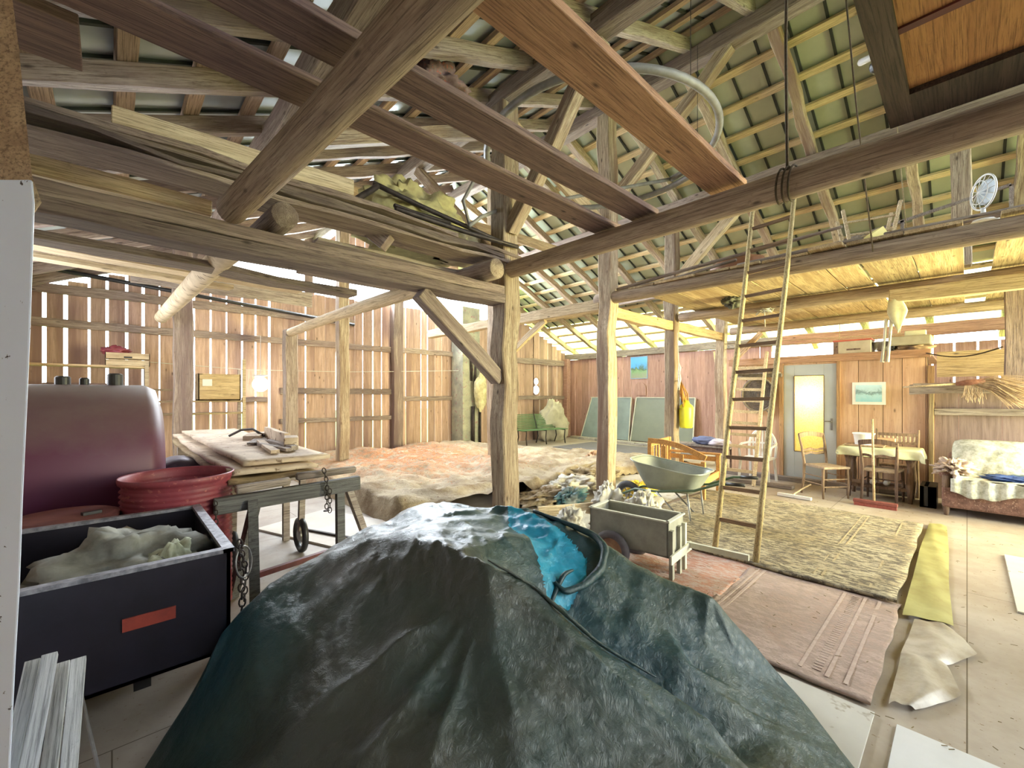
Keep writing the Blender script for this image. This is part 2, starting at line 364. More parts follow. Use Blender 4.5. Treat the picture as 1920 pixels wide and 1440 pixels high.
# rafters, battens, purlins
for i in range(14):
    y = YB - .2 - i * 1.03
    beam('rafter', (RIDX + .06, y, roofz(RIDX+.06) - .10), (XR + .9, y, roofz(XR + .9) - .10), 0.12, 0.15, W_POST,
         'rough bark-edged rafter of the right roof slope, %s from the far gable' % ORD[i], 'rafter', 'rafters of the right slope', 0.018)
for i in range(19):
    y = YB - .16 - i * 0.74
    beam('rafter', (RIDX - .06, y, roofz(RIDX-.06) - .10), (XL - .5, y, roofz(XL - .5) - .10), 0.09, 0.15, W_BEAM,
         'brown rafter of the left roof slope, %s from the far gable' % ORD[i], 'rafter', 'rafters of the left slope', 0.01)
for i in range(17):
    x = RIDX + .2 + i * 0.44
    beam('batten', (x, YF - .4, roofz(x) + .005), (x, YB + .4, roofz(x) + .005), 0.10, 0.045, W_BATR,
         'pale roof batten of the right slope, %s down from the ridge' % ORD[i], 'batten', 'battens of the right slope', 0.002, step=3, roll=math.atan(TAN))
for i in range(17):
    x = RIDX - .2 - i * 0.43
    if x < XL - .6: break
    beam('batten', (x, YF - .4, roofz(x) + .005), (x, YB + .4, roofz(x) + .005), 0.12, 0.045, W_BATL,
         'orange brown roof batten of the left slope, %s down from the ridge' % ORD[i], 'batten', 'battens of the left slope', 0.002, step=3, roll=-math.atan(TAN))
def tb(n, a, b, w_, h_, m_, lab, cat='beam', grp=None, jit=.012, roll=0): return beam(n, a, b, w_, h_, m_, lab, cat, grp, jit, roll)
tb('purlin', (RIDX, YF, 5.80), (RIDX, YB, 5.80), .2, .2, W_BEAM, 'ridge purlin under the roof peak', 'purlin')
tb('purlin', (3.35, YF, 4.97), (3.35, YB, 4.97), .2, .2, W_BEAM, 'purlin carried by the foremost post, below the left slope', 'purlin')
tb('purlin', (1.15, YF, 3.98), (1.15, YB, 3.98), .2, .26, W_BEAM, 'broad grey purlin crossing high at the top left', 'purlin')
tb('purlin', (7.49, YF, 4.92), (7.49, YB, 4.92), .18, .18, W_BEAM, 'purlin above the ladder, below the right slope', 'purlin')
tb('purlin', (9.77, YF, 3.95), (9.77, YB, 3.95), .16, .16, W_BEAM, 'low purlin of the right slope near the eave', 'purlin')
tb('wall_plate', (XR - .02, YF, 2.86), (XR - .02, YB, 2.86), .16, .2, W_GREY, 'horizontal timber plate on top of the right wall', 'beam')
tb('wall_plate', (XR-.6, YF, 2.78), (XR-.6, 3.0, 2.78), .10, .22, W_ORANGE, 'long orange board spanning above the partition room', 'beam')

# posts in the middle row
POSTS = [(3.35, 4.87, .235, 'foremost thick grey timber post behind the green tarpaulin'),
         (5.43, 5.70, .22, 'second thick timber post with a yellow lit face, behind the wheelbarrow'),
         (7.49, 4.82, .20, 'third post, bark-edged, with the yellow canister hung on it'),
         (9.77, 3.86, .19, 'fourth post, white weathered, beside the partition')]
for (x, zt, s, lab) in POSTS:
    tb('timber_post', (x, 3.7, 0), (x, 3.7, zt), s, s, W_POST, lab, 'post', None, .018)
tb('timber_post', (3.35, 8.5, 0), (3.35, 8.5, 4.87), .2, .2, W_POST, 'timber post in the back row, right of the slanting peeled log', 'post')
tb('timber_post', (2.45, 8.72, 0), (2.45, 8.72, 2.74), .22, .2, W_WALL and W_BEAM, 'reddish back post under the end of the thin peeled log', 'post')
tb('timber_post', (0.85, 8.8, 0), (0.85, 8.8, 3.9), .26, .16, W_BEAM, 'broad reddish back post behind the birch log end', 'post')
tb('timber_post', (5.27, 9.86, 0), (5.27, 9.86, 5.2), .26, .14, W_BEAM, 'flat post set against the slatted back wall', 'post')
tb('timber_post', (5.43, 6.3, 0), (5.43, 6.3, 5.7), .2, .2, W_POST, 'post hidden behind the foremost post, carrying the pale tie beam', 'post')
tb('timber_post', (3.16, 9.95, 3.7), (3.16, 9.95, 5.1), .16, .08, W_BEAM, 'short upright dividing the bright gable opening', 'post')
tb('timber_post', (XR - .12, YB - .12, 0), (XR - .12, YB - .12, 2.8), .2, .2, W_RED, 'dark red corner post at the far corner', 'post')
tb('timber_post', (8.3, -.42, 1.69), (8.3, -.42, 2.85), .2, .2, W_DBL, 'dark short post standing on the manger shelf at the right edge', 'post')
tb('timber_post', (7.49, .05, 3.06), (7.49, .05, 4.84), .16, .18, W_POST, 'dark bark-edged post rising from the loft at the upper right', 'post')
tb('timber_post', (5.43, -2.2, 0), (5.43, -2.2, 5.7), .2, .2, W_POST, 'post behind the viewpoint', 'post')
# rails of the back wall
for (xa, xb, z, lab, h) in ((XL, 4.2, 3.22, 'upper orange rail nailed across the left boards', .15), (XL, XR-.2, 2.66, 'long middle rail running along the slatted wall', .13),
                         (2.6, 5.15, 1.60, 'lower rail between the reddish back post and the flat post', .13), (1.9, 2.35, 1.42, 'short low rail beside the shelf', .1),
                         (5.4, 11.9, 1.42, 'low rail on the far part of the slatted wall', .12), (2.6, 5.15, .95, 'thin lowest rail behind the dust sheet', .1),
                         (8.3, XR-.2, 2.62, 'short high rail in the far corner', .16)):
    tb('wall_rail', (xa, YB - .045, z), (xb, YB - .045, z), .08, h, W_BEAM, lab, 'rail')
# main beam, logs, braces
tb('main_beam', (-1.4, 3.7, 2.598), (3.47, 3.7, 2.598), .24, .10, W_DBL, 'lower half of the long double beam reaching the foremost post', 'beam', None, .01)
tb('main_beam', (-1.4, 3.7, 2.70), (3.30, 3.7, 2.70), .24, .10, W_DBL, 'upper half of the long double beam above the drums', 'beam', None, .01)
log('roof_log', (3.34, 3.95, 2.965), (3.36, -2.2, 2.93), .095, .105, W_LOG, 'round peeled log crossing from the foremost post to the upper right', 'log')
log('roof_log', (5.43, 3.9, 2.955), (5.45, -3.0, 2.89), .09, .095, W_LOG, 'round log behind the tall ladder, carrying the loft edge', 'log')
log('roof_log', (7.49, 3.55, 2.90), (7.49, -3.0, 2.90), .085, .09, W_LOG, 'middle round log under the loft planks', 'log')
log('roof_log', (9.77, 3.5, 2.88), (9.77, -3.0, 2.88), .08, .085, W_LOG, 'rearmost round log under the loft planks', 'log')
tb('loft_beam', (7.3, .68, 2.77), (7.3, -3.0, 2.77), .12, .17, W_PALE, 'square greenish beam ending above the hanging rag', 'beam')
log('roof_log', (.62, 3.60, 2.84), (1.01, -.6, 3.02), .095, .103, W_LOG, 'pale round log rising steeply across the upper left', 'log')
log('birch_log', (.74, 3.85, 2.72), (.56, 8.62, 2.72), .10, .085, M_BIRCH, 'birch log with dark flecks poking out below the double beam', 'log')
log('peeled_log', (2.5, 3.85, 2.70), (2.42, 8.6, 2.68), .085, .075, W_PALE, 'thin pale peeled log sloping down to the reddish back post', 'log')
tb('tie_beam', (5.43, 3.8, 2.88), (5.43, 8.6, 2.92), .15, .17, W_PALE, 'pale tie beam running from the second post into the distance', 'beam')
tb('tie_beam', (5.5, 3.7, 2.76), (9.72, 3.7, 2.80), .13, .16, W_BATTEN, 'pale yellow tie beam from the second post to the fourth post', 'beam')
tb('brace', (2.22, 3.7, 2.54), (3.26, 3.7, 1.70), .14, .15, W_BEAM, 'short diagonal brace between the double beam and the foremost post', 'brace')
tb('brace', (5.43, 4.96, 2.80), (5.43, 6.22, 2.05), .07, .10, W_PALE, 'thin pale brace seen just right of the foremost post', 'brace')
tb('brace', (3.35, 3.60, 3.40), (3.35, 2.35, 4.86), .14, .15, W_POST, 'brace rising from the foremost post up to its purlin', 'brace')
tb('brace', (5.43, 3.58, 4.4), (5.43, 1.95, 5.72), .14, .15, W_POST, 'long brace from the second post up to the ridge', 'brace')
tb('brace', (7.49, 3.58, 3.6), (7.49, 2.35, 4.80), .12, .16, W_PALE, 'grey green brace on the third post behind the ladder tops', 'brace')
tb('brace', (3.45, 3.72, 4.75), (5.33, 3.72, 4.05), .05, .2, W_LOFT, 'flat board sloping between the first and second posts', 'board')
tb('brace', (3.35, 4.0, 3.3), (3.35, 5.6, 4.86), .13, .13, W_POST, 'rear brace of the foremost post', 'brace')
tb('brace', (9.77, 3.5, 2.2), (9.77, 2.9, 2.80), .08, .10, W_BATTEN, 'yellow forked strut near the ladder above the partition', 'brace')
tb('collar_board', (2.2, 5.9, 4.35), (7.6, 5.9, 4.6), .05, .18, W_LOFT, 'long collar board tying the two roof slopes', 'board')
tb('collar_board', (1.1, 4.0, 3.7), (3.4, 4.0, 4.75), .12, .14, W_POST, 'slanting grey timber behind the two purple planks', 'board')
tb('brace', (1.15, 4.6, 3.86), (1.9, 3.72, 2.95), .12, .15, W_BEAM, 'sloping timber standing on the double beam at left', 'brace')
# planks lying across the logs
def plank(xa, xb, ya, yb, m_, lab, z=3.05):
    return tb('plank', (xa, (ya+yb)/2, z), (xb, (ya+yb)/2, z), abs(yb-ya), .045, m_, lab, 'plank', None, .003)
plank(-.6, 3.45, 1.12, 1.37, W_ORANGE, 'broad orange brown plank crossing the top centre', 3.095)
plank(-.6, 3.40, 1.80, 2.03, W_PLANK, 'middle purple brown plank lying across the two logs', 3.08)
plank(-.6, 3.48, 2.20, 2.43, W_PLANK, 'purple brown plank nearest the double beam', 3.075)
tb('plank', (-1.4, 2.66, 3.05), (-.10, 2.66, 3.05), .34, .05, W_PLANK, 'wide dark plank end jutting in at the top left corner', 'plank', None, .003)
# stacked rough boards on the double beam
for k, (xa, xb, z, yc, wd, lab) in enumerate(((-1.2, 3.5, 3.025, 3.72, .34, 'bottom rough board of the stack on the double beam'),
        (-1.3, 3.2, 3.075, 3.69, .30, 'second rough board of the stack on the double beam'),
        (-.9, 3.5, 3.125, 3.74, .32, 'third board, bark-edged, of the stack on the double beam'),
        (-1.3, 2.6, 3.175, 3.70, .28, 'top board of the stack on the double beam'))):
    tb('rough_board', (xa, yc, z), (xb, yc, z), wd, .04, W_ROUGH, lab, 'board', None, .02)
tb('rough_board', (.0, 3.72, 3.27), (1.5, 3.60, 3.27), .10, .14, W_PALE, 'pale squared timber lying on top of the board stack', 'board', None, .006)
log('bearer_log', (.95, 3.50, 2.87), (.9, 4.6, 2.87), .10, .10, W_BEAM, 'short thick log end between the double beam and the board stack', 'log', bow=0)
log('bearer_log', (3.02, 3.45, 2.88), (2.95, 4.9, 2.88), .11, .11, W_BEAM, 'dark bearer log below the board stack near the foremost post', 'log', bow=0)
tb('rough_board', (-1.3, 4.3, 3.08), (.6, 4.3, 3.04), .12, .13, W_PALE, 'pale squared timber behind the double beam at far left', 'board')
for (ya, za, xa, xb, lab) in ((4.5, 2.66, -1.3, 2.0, 'board just behind the double beam'), (5.1, 2.80, -1.3, 1.6, 'second loose board behind the double beam'),
                      (6.0, 2.95, -1.3, 1.9, 'pale board farther behind the double beam'), (7.2, 3.1, -1.3, 1.3, 'brown board near the slatted wall top')):
    tb('rough_board', (xa, ya, za), (xb, ya + .3, za), .22, .06, random.choice((W_PALE, W_BEAM, W_BATTEN)), lab, 'board')
tb('rough_board', (.2, 8.45, 3.32), (2.75, 8.45, 3.30), .05, .26, W_GREY, 'purple grey board set on edge in front of the bright gable opening', 'board')
for k in range(5):
    tb('loft_board', (1.35 + .05*k, 4.1 + .27*k, 2.93), (3.45 - .12*k, 4.1 + .27*k, 2.93), .24, .03, W_GREY, 'grey loft board beside the foremost post, %s behind the double beam' % ORD[k], 'board', 'loft boards beside the foremost post', .006)
# loft planks on the right
r = random.Random(11); y = 3.3; kk = 0
while y > -3.2:
    wd = r.uniform(.26, .55); gap = r.choice((.01, .02, .03, .22)) if y < 1.5 else .015
    tb('loft_plank', (5.38 + r.uniform(-.1, .05), y - wd/2, 3.03), (10.0, y - wd/2, 3.0), wd, .03, W_LOFT,
       'yellow brown loft plank over the round logs, %s from the second post' % ORD[kk], 'plank', 'loft planks over the right logs', .004); y -= wd + gap; kk += 1

# ------------------------------------------------------------------ partition with the door
mb = MB(); xp = 8.85; y = 3.15; r = random.Random(5)
for (ya, yb, za, zb) in ((2.27, 3.15, 0, 2.08), (.40, 1.49, 0, 2.08)):
    y = yb
    while y > ya + .01:
        y2 = max(ya, y - r.uniform(.22, .31)); mb.box(xp, xp + .03, y2 + .007, y, za, zb); y = y2
mb.box(xp, xp+.03, 1.49, 2.27, 2.05, 2.08)
wi = struct(obj('wall_inner', mb, W_PART), 'warm pine board partition around the grey door')
obj('backing', MB().box(xp+.03, xp+.045, 2.27, 3.15, 0, 2.08).box(xp+.03, xp+.045, .40, 1.49, 0, 2.08), M_SEAM, wi)
mb = MB()
for ya, yb in ((.37, 3.2),): mb.box(xp - .03, xp + .06, ya, yb, 2.08, 2.20)
mb.box(xp + .1, XR, .38, 3.15, 2.14, 2.17)
struct(obj('trim_1', mb, wood('header_board', (.56,.34,.22), (.4,.22,.13), 'Y')), 'orange header board and lid over the partition')
mb = MB(); mb.box(xp - .025, xp, 2.27, 2.33, 0, 2.08); mb.box(xp - .025, xp, 1.44, 1.49, 0, 2.08); mb.box(xp - .02, xp + .02, .33, .40, 0, 1.95)
struct(obj('trim_2', mb, wood('jamb', (.42,.26,.13), (.3,.16,.08), 'Z')), 'brown door jambs')
M_DOOR = speck('grey_door_paint', (.46,.49,.50), (.42,.45,.46), 2, .35, 0, 0)
mb = MB(); D0, D1, G0, G1, GZ0, GZ1 = 1.495, 2.265, 1.67, 2.10, .52, 1.85
mb.box(xp, xp+.04, D0, G0, .03, 2.045); mb.box(xp, xp+.04, G1, D1, .03, 2.045); mb.box(xp, xp+.04, G0, G1, .03, GZ0); mb.box(xp, xp+.04, G0, G1, GZ1, 2.045)
d = struct(obj('door_1', mb, M_DOOR, bevel=.004), 'grey flush door with a tall yellow frosted pane')
m, nt, b = mat_base('frosted_yellow_glass', .25); b.inputs['Base Color'].default_value = (.85,.66,.25,1)
v = coords(nt); vo = N(nt, 'ShaderNodeTexVoronoi'); vo.inputs['Scale'].default_value = 55; nt.links.new(v, vo.inputs['Vector']); bump(nt, b, vo.outputs[0], .8, .01)
tr = N(nt, 'ShaderNodeBsdfTranslucent'); nt.links.new(ramp(nt, vo.outputs[0], [(0, (1,.93,.66)), (.8, (.9,.76,.36))]), tr.inputs[0]); mx = N(nt, 'ShaderNodeMixShader'); mx.inputs[0].default_value = .75
nt.links.new(b.outputs[0], mx.inputs[1]); nt.links.new(tr.outputs[0], mx.inputs[2]); nt.links.new(mx.outputs[0], nt.nodes['Material Output'].inputs[0])
obj('door_glass', MB().box(xp+.012, xp+.024, G0, G1, GZ0, GZ1), m, d)
mb = MB()
for (a0, a1, z0, z1) in ((G0-.008, G0+.004, GZ0, GZ1), (G1-.004, G1+.008, GZ0, GZ1), (G0, G1, GZ0-.008, GZ0+.004), (G0, G1, GZ1-.004, GZ1+.008)): mb.box(xp-.006, xp+.006, a0, a1, z0, z1)
obj('glass_bead', mb, W_CHAIR, d)
mb = MB().box(xp-.006, xp, 1.545, 1.575, .92, 1.12); mb.tube([(xp-.002, 1.56, 1.07), (xp-.05, 1.56, 1.07), (xp-.05, 1.66, 1.07)], .009, 8)
obj('door_handle', mb, M_STEEL, d, smooth=False)
# unseen lamp added behind the door to give the pane its glow
l = bpy.data.lights.new('pane_glow_lamp', 'POINT'); l.energy = 70; l.color = (1,.96,.75); l.shadow_soft_size = .12
o = bpy.data.objects.new('pane_glow_lamp', l); COL.objects.link(o); o.location = (9.02, 1.88, 1.50)

# ------------------------------------------------------------------ green tarpaulin over a heap
def tarp_mat(name, ca, cb, cc, rough=.36):
    m, nt, b = mat_base(name, rough); v = coords(nt)
    g = noi(nt, v, 5.5, 6, .6, .5); c = ramp(nt, noi(nt, v, .9, 3, .5), [(.38, cb), (.5, ca), (.62, cc)]); nt.links.new(c, b.inputs['Base Color'])
    b.inputs['Specular IOR Level'].default_value = .5
    wv = N(nt, 'ShaderNodeTexVoronoi'); wv.inputs['Scale'].default_value = 14; nt.links.new(v, wv.inputs['Vector'])
    f = noi(nt, v, 22, 6, .7, 1.2); ad = N(nt, 'ShaderNodeMath', operation='ADD'); nt.links.new(g, ad.inputs[0]); nt.links.new(f, ad.inputs[1])
    a2 = N(nt, 'ShaderNodeMath', operation='MULTIPLY_ADD'); nt.links.new(wv.outputs['Distance'], a2.inputs[0]); a2.inputs[1].default_value = .5; nt.links.new(ad.outputs[0], a2.inputs[2])
    bump(nt, b, a2.outputs[0], .55, .014); return m
M_TARP = tarp_mat('green_tarpaulin', (.030,.062,.058), (.012,.052,.070), (.050,.056,.044))
M_TBLUE = tarp_mat('blue_tarpaulin', (.03,.42,.60), (.015,.26,.42), (.05,.50,.65))
ctrl = [  # (px, py, forward distance) of the folds, read as real points in the barn
 (470,1112,1.95),(560,1062,2.15),(640,1015,2.4),(700,980,2.55),(760,947,2.7),(850,935,2.75),(905,948,2.70),(936,968,2.6),
 (600,1050,2.12),(680,1022,2.05),(740,1000,2.02),(800,1012,1.92),(860,1035,1.82),(912,1052,1.74),(700,1012,2.2),(830,975,2.3),(900,1000,2.15),
 (380,1262,1.85),(420,1172,1.9),(345,1350,1.75),(300,1445,1.62),
 (560,1200,1.72),(480,1300,1.6),(680,1200,1.62),(760,1150,1.68),(830,1130,1.70),(420,1400,1.55),(560,1440,1.32),(700,1300,1.46),(640,1440,1.28),
 (860,1300,1.45),(800,1440,1.26),(920,1250,1.50),(960,1350,1.38),(1000,1440,1.30),(1050,1250,1.55),(1150,1330,1.48),(1130,1440,1.35),(1270,1400,1.46),
 (1000,1100,1.75),(1050,1145,1.70),(1100,1190,1.66),(1160,1232,1.63),(1230,1272,1.6),(1330,1345,1.53),(1400,1440,1.46),
 (955,1010,2.1),(990,1068,2.02),(1075,1140,2.0),(1140,1180,1.93),(1210,1215,1.88),(1290,1240,1.84),
 (952,952,2.66),(1000,955,2.62),(1050,972,2.52),(1110,1000,2.42),(1180,1045,2.32),(1240,1076,2.24),(1290,1096,2.2),(1332,1112,2.14),
 (985,1000,2.35),(1030,1020,2.28),(1080,1060,2.22),(1140,1050,2.25),(1130,1085,2.12),(1085,1108,2.06),(1180,1120,2.1),(1150,1160,2.0),
 (1250,1180,2.02),(1320,1200,2.02),(1342,1165,2.1),(1300,1250,1.9),(1380,1290,1.86),(1402,1262,2.02),(1430,1380,1.72),(1450,1352,1.8),(1490,1442,1.6),(1450,1442,1.58)]
pts = [(p - Vector((0,0,0))) for p in (pf(*c) for c in ctrl)]
def RF(r_, f_, z): q = RT * r_ + FW * f_; return Vector((q.x, q.y, z))
pts += [RF(-1.35,1.3,.01), RF(-1.25,1.05,.01), RF(-.7,.95,.01), (RF(0,.9,.01)), RF(.6,.95,.01), RF(1.1,1.1,.01), RF(1.35,1.4,.01), RF(-.6,1.12,.2), RF(.2,1.1,.2), RF(.8,1.2,.16),
        RF(-1.5,1.75,.01), RF(-1.55,2.1,.01), RF(-1.25,2.5,.01), RF(-.9,2.95,.01), RF(-.5,3.1,.01), RF(0,3.05,.01), RF(.4,2.95,.01), RF(.8,2.75,.01), RF(1.2,2.5,.01), RF(1.45,2.2,.01), RF(1.4,1.8,.01),
        RF(-.6,2.95,.3), RF(-.2,2.98,.45), RF(.15,2.9,.5), RF(.5,2.72,.4), RF(-1.1,2.35,.35)]
for (px, py, f) in ((1000,1100,1.75),(1050,1145,1.70),(1100,1190,1.66),(1160,1232,1.63),(1230,1272,1.6),(1330,1345,1.53)):
    q = pf(px, py, f + .13); q.z -= .13; pts.append(q)
def xy(p): return Vector((p.dot(RT), p.dot(FW)))
res = geometry.delaunay_2d_cdt([xy(p) for p in pts], [], [], 0, 1e-5)
bm = bmesh.new(); bv = []
for k, p2 in enumerate(res[0]):
    src = res[3][k]; bv.append(bm.verts.new(pts[src[0]]))
for f in res[2]:
    try: bm.faces.new([bv[i] for i in f])
    except ValueError: pass
for _ in range(4):
    bmesh.ops.subdivide_edges(bm, edges=bm.edges[:], cuts=1, use_grid_fill=True)
    if _ == 1: bmesh.ops.smooth_vert(bm, verts=bm.verts[:], factor=.4, use_axis_x=True, use_axis_y=True, use_axis_z=True)
for _ in range(2): bmesh.ops.smooth_vert(bm, verts=bm.verts[:], factor=.5, use_axis_x=True, use_axis_y=True, use_axis_z=True)
BLUE = [xy(pf(*c)) for c in ((952,950,2.68),(1010,968,2.52),(1060,1005,2.38),(1100,1040,2.26),(1100,1085,2.12),(1065,1135,1.98),(1025,1125,1.97),(1010,1075,2.08),(985,1020,2.28),(955,1000,2.4))]
def inside(p, P):
    c = False
    for k in range(len(P)):
        a, b_ = P[k], P[k-1]
        if (a.y > p.y) != (b_.y > p.y) and p.x < (b_.x-a.x)*(p.y-a.y)/(b_.y-a.y)+a.x: c = not c
    return c
apex = pf(912, 1052, 1.74); apex2 = pf(745, 1000, 2.0)
for v in bm.verts:
    p = v.co; k = min(1, max(0, p.z / .2))
    q = xy(p) - xy(apex); a = math.atan2(q.y, q.x); d = q.length
    fold = (1-abs(math.sin(a * 5.5 + 1.2*math.sin(a*3)))**.6) * .03 * min(1, d / .35) * (1 if q.y < .05 else .2)
    q2 = xy(p) - xy(apex2); a2 = math.atan2(q2.y, q2.x)
    fold += math.sin(a2 * 9) * .008 * min(1, q2.length / .4)
    n = noise.fractal(p * 3.0, .8, 2.2, 4) * .006 + (1-abs(noise.noise(p*3.5)))**8 * .008
    n += .012 * (1 - abs(noise.noise(Vector((p.x*7, p.y*7, 2))))*2.2)**3 * min(1, max(0, (p.z-.66)/.06))
    if inside(xy(p), BLUE): n += .012*noise.fractal(p*8, .8, 2, 3) + .014*(1-abs(noise.noise(p*6))*2)**3 - .006
    v.co.z = max(.006, p.z + (fold + n) * k)
me = bpy.data.meshes.new('tarpaulin'); bm.normal_update()
for f in bm.faces: f.material_index = 1 if inside(xy(f.calc_center_median()), BLUE) else 0
bm.to_mesh(me); bm.free(); me.materials.append(M_TARP); me.materials.append(M_TBLUE)
for p in me.polygons: p.use_smooth = True
tarp = bpy.data.objects.new('tarpaulin', me); COL.objects.link(tarp)
tag(tarp, 'big dark green tarpaulin draped over a heap in the foreground', 'tarpaulin')
# blue inner side folded outwards in the valley
def ribbon(A, B, n=40, m=10, amp=.012, sd=0, arch=.05):
    mb = MB()
    def fn(u, v):
        def ev(L, t):
            t *= len(L) - 1; i = min(int(t), len(L) - 2); s = t - i; s = s*s*(3-2*s); return L[i].lerp(L[i+1], s)
        p = ev(A, u).lerp(ev(B, u), v); return p + Vector((0,0, amp * math.sin(v*9+u*14+sd) + arch*math.sin(v*math.pi) + noise.noise(p*9)*arch*.4))
    return mb.grid(n, m, fn)
def lip(name, cs, rs):
    P = [pf(*c) + Vector((0,0,.006)) for c in cs]; Q = []
    for k in range(len(P)-1):
        for t_ in range(8): Q.append(P[k].lerp(P[k+1], t_/8))
    Q.append(P[-1]); Q = [q + Vector((0,0,.008*noise.noise(q*14))) for q in Q]
    for _ in range(4): Q = [Q[0]] + [(Q[k-1]+Q[k]*2+Q[k+1])/4 for k in range(1, len(Q)-1)] + [Q[-1]]
    n_ = len(Q); R_ = [rs * math.sin(math.pi*(.06+.88*k/(n_-1)))**.6 * (1+.25*noise.noise(Q[k]*16)) for k in range(n_)]
    return obj(name, MB().tube(Q, R_, 12), M_TARP, tarp, smooth=True)
lip('rolled_fold', ((1000,960,2.6),(1060,983,2.48),(1112,1003,2.38),(1136,1030,2.28),(1128,1068,2.17),(1095,1100,2.06),(1058,1112,2.0),(1040,1092,2.03)), .021)
lip('rolled_fold', ((915,1052,1.74),(960,1078,1.74),(1000,1101,1.75),(1050,1146,1.70),(1100,1191,1.66),(1160,1233,1.63),(1230,1273,1.60)), .008)
lip('rolled_fold', ((1030,1150,1.93),(1040,1115,2.0),(1056,1080,2.06),(1075,1072,2.1)), .013)

# ------------------------------------------------------------------ left foreground
m, nt, b = mat_base('chipped_white_paint', .35); v = coords(nt)
c = ramp(nt, noi(nt, v, 26, 4, .7), [(.30, (.05,.05,.06)), (.325, (.76,.85,.98))]); nt.links.new(c, b.inputs['Base Color']); M_PAINT = m
def edge_slab(outl, f, th):
    poly = [pf(px, py, f) for (px, py) in outl]; return MB().prism(poly, FW * th * .02 - RT * th)
sl = [(62,335),(66,380),(58,620),(52,760),(44,930),(38,1100),(30,1240),(20,1440),(4,1720),(-20,1720),(-20,300)]
poly = [pf(px, py, .95) for (px, py) in sl if px > -10]
mb = MB(); mb.prism([p for p in poly] + [poly[-1] - RT*.35, poly[0] - RT*.35], FW * .05 - RT * .07)
dl = struct(obj('door_2', mb, M_PAINT, bevel=.006), 'white chipped edge of an open painted door leaf at the left border')
mb = MB(); pp = [pf(px, py, 1.0) for (px, py) in ((18,-40),(36,95),(46,200),(60,330),(78,380),(60,400))]
mb.prism(pp + [pp[-1] - RT*.35, pp[0] - RT*.35], FW * .05 - RT * .07); obj('door_top_rail', mb, W_BATTEN, dl)
# weathered folded slatted trestle
t = thing('folding_stool', 'folded grey white slatted wooden stool leaning at the bottom left corner', 'stool')
for (tp, bt, f1) in (((62,1240),(20,1440),1.35), ((93,1228),(54,1440),1.32), ((118,1244),(92,1440),1.36), ((148,1236),(130,1440),1.33)):
    a = pf(*tp, f1); b_ = pf(*bt, f1 - .2); d_ = b_ - a; e = a + d_ * ((a.z - .02) / (a.z - b_.z))
    s_ = beam('slat', a, e, .034, .02, W_WHITE, None, None, jit=.001, parent=t)
a = pf(152,1300,1.42); e = pf(185,1445,1.3); d_ = e - a; e = a + d_ * ((a.z - .02)/(a.z - e.z))
obj('wire_leg', MB().tube([a, e], .005, 6), M_STEEL, t)
a = pf(60,1350,1.27); b_ = pf(140,1345,1.27); obj('cross_bar', MB().bar(a, b_, .03, .02), W_GREY, t)

# dark metal box body on a low chassis
M_BOX = speck('black_blue_sheet', (.022,.02,.032), (.014,.013,.02), 5, .4, .3, .05)
t = thing('trailer_box', 'open dark metal trailer box with a red reflector holding sacks', 'trailer', (0,0,0))
x0, x1, y0, y1, z0, z1 = -.95, .40, 2.33, 3.38, .34, .80; th = .015
mb = MB().box(x0,x1,y0,y0+th,z0,z1).box(x0,x1,y1-th,y1,z0,z1).box(x0,x0+th,y0,y1,z0,z1).box(x1-th,x1,y0,y1,z0,z1).box(x0,x1,y0,y1,z0,z0+th)
obj('box_body', mb, M_BOX, t)
M_RIM = speck('worn_grey_rim', (.34,.34,.38), (.12,.12,.14), 22, .5, .4, .1)
mb = MB().box(x0,x1+.01,y0-.012,y0+.028,z1-.004,z1+.014).box(x0,x1+.01,y1-.028,y1+.012,z1-.004,z1+.014).box(x1-.03,x1+.014,y0-.012,y1+.012,z1-.004,z1+.015)
obj('rim', mb, M_RIM, t)
obj('reflector', MB().box(.03,.20,y0-.008,y0,.562,.614), speck('rust_red', (.32,.05,.03), (.2,.03,.02), 8, .5), t)
mb = MB()
for yy in (y0+.2, y1-.2): mb.box(x0+.05, x1-.1, yy-.03, yy+.03, .26, .335)
for xx in (x0+.1, x1-.3): mb.box(xx-.03, xx+.03, y0+.2, y1-.2, .2, .26)
obj('chassis', mb, M_BLACK, t)
for yy in (y0+.25, y1-.25):
    obj('wheel', MB().lathe([(.001,-.05),(.14,-.05),(.17,-.03),(.17,.03),(.14,.05),(.001,.05)], (-.35, yy, .17), 24, 'Y'), M_BLACK, t, smooth=True)
# sacks in it
def lump(c, s, seed, amp=.25, nu=40, nv=24, flat=None, sc=2.2):
    mb = MB(); c = Vector(c)
    def fn(u, v):
        q = u*2*math.pi; p = (v-.5)*math.pi; d = Vector((math.cos(q)*math.cos(p), math.sin(q)*math.cos(p), math.sin(p)))
        k = 1 + amp * noise.fractal(d*sc + Vector((seed, seed*2, 0)), .7, 2.1, 4); o = Vector((d.x*s[0], d.y*s[1], d.z*s[2])) * k
        if flat is not None and c.z + o.z < flat: o.z = flat - c.z
        return c + o
    return mb.grid(nu, nv, fn)
M_CANVAS = speck('dirty_canvas', (.36,.36,.31), (.13,.13,.11), 3.5, .95, 0, .6)
tag(obj('sack', lump((.06, 2.90, .66), (.34, .36, .155), 3, .4, flat=.36), M_CANVAS, smooth=True), 'rumpled grey green canvas sack slumped in the dark trailer box', 'sack')
tag(obj('sack', lump((.22, 2.64, .60), (.15, .2, .17), 8, .35, flat=.36), speck('pale_cloth', (.55,.58,.42), (.3,.32,.22), 9, .95, 0, .5), smooth=True), 'smaller pale greenish sack under the canvas one, near the box corner', 'sack')
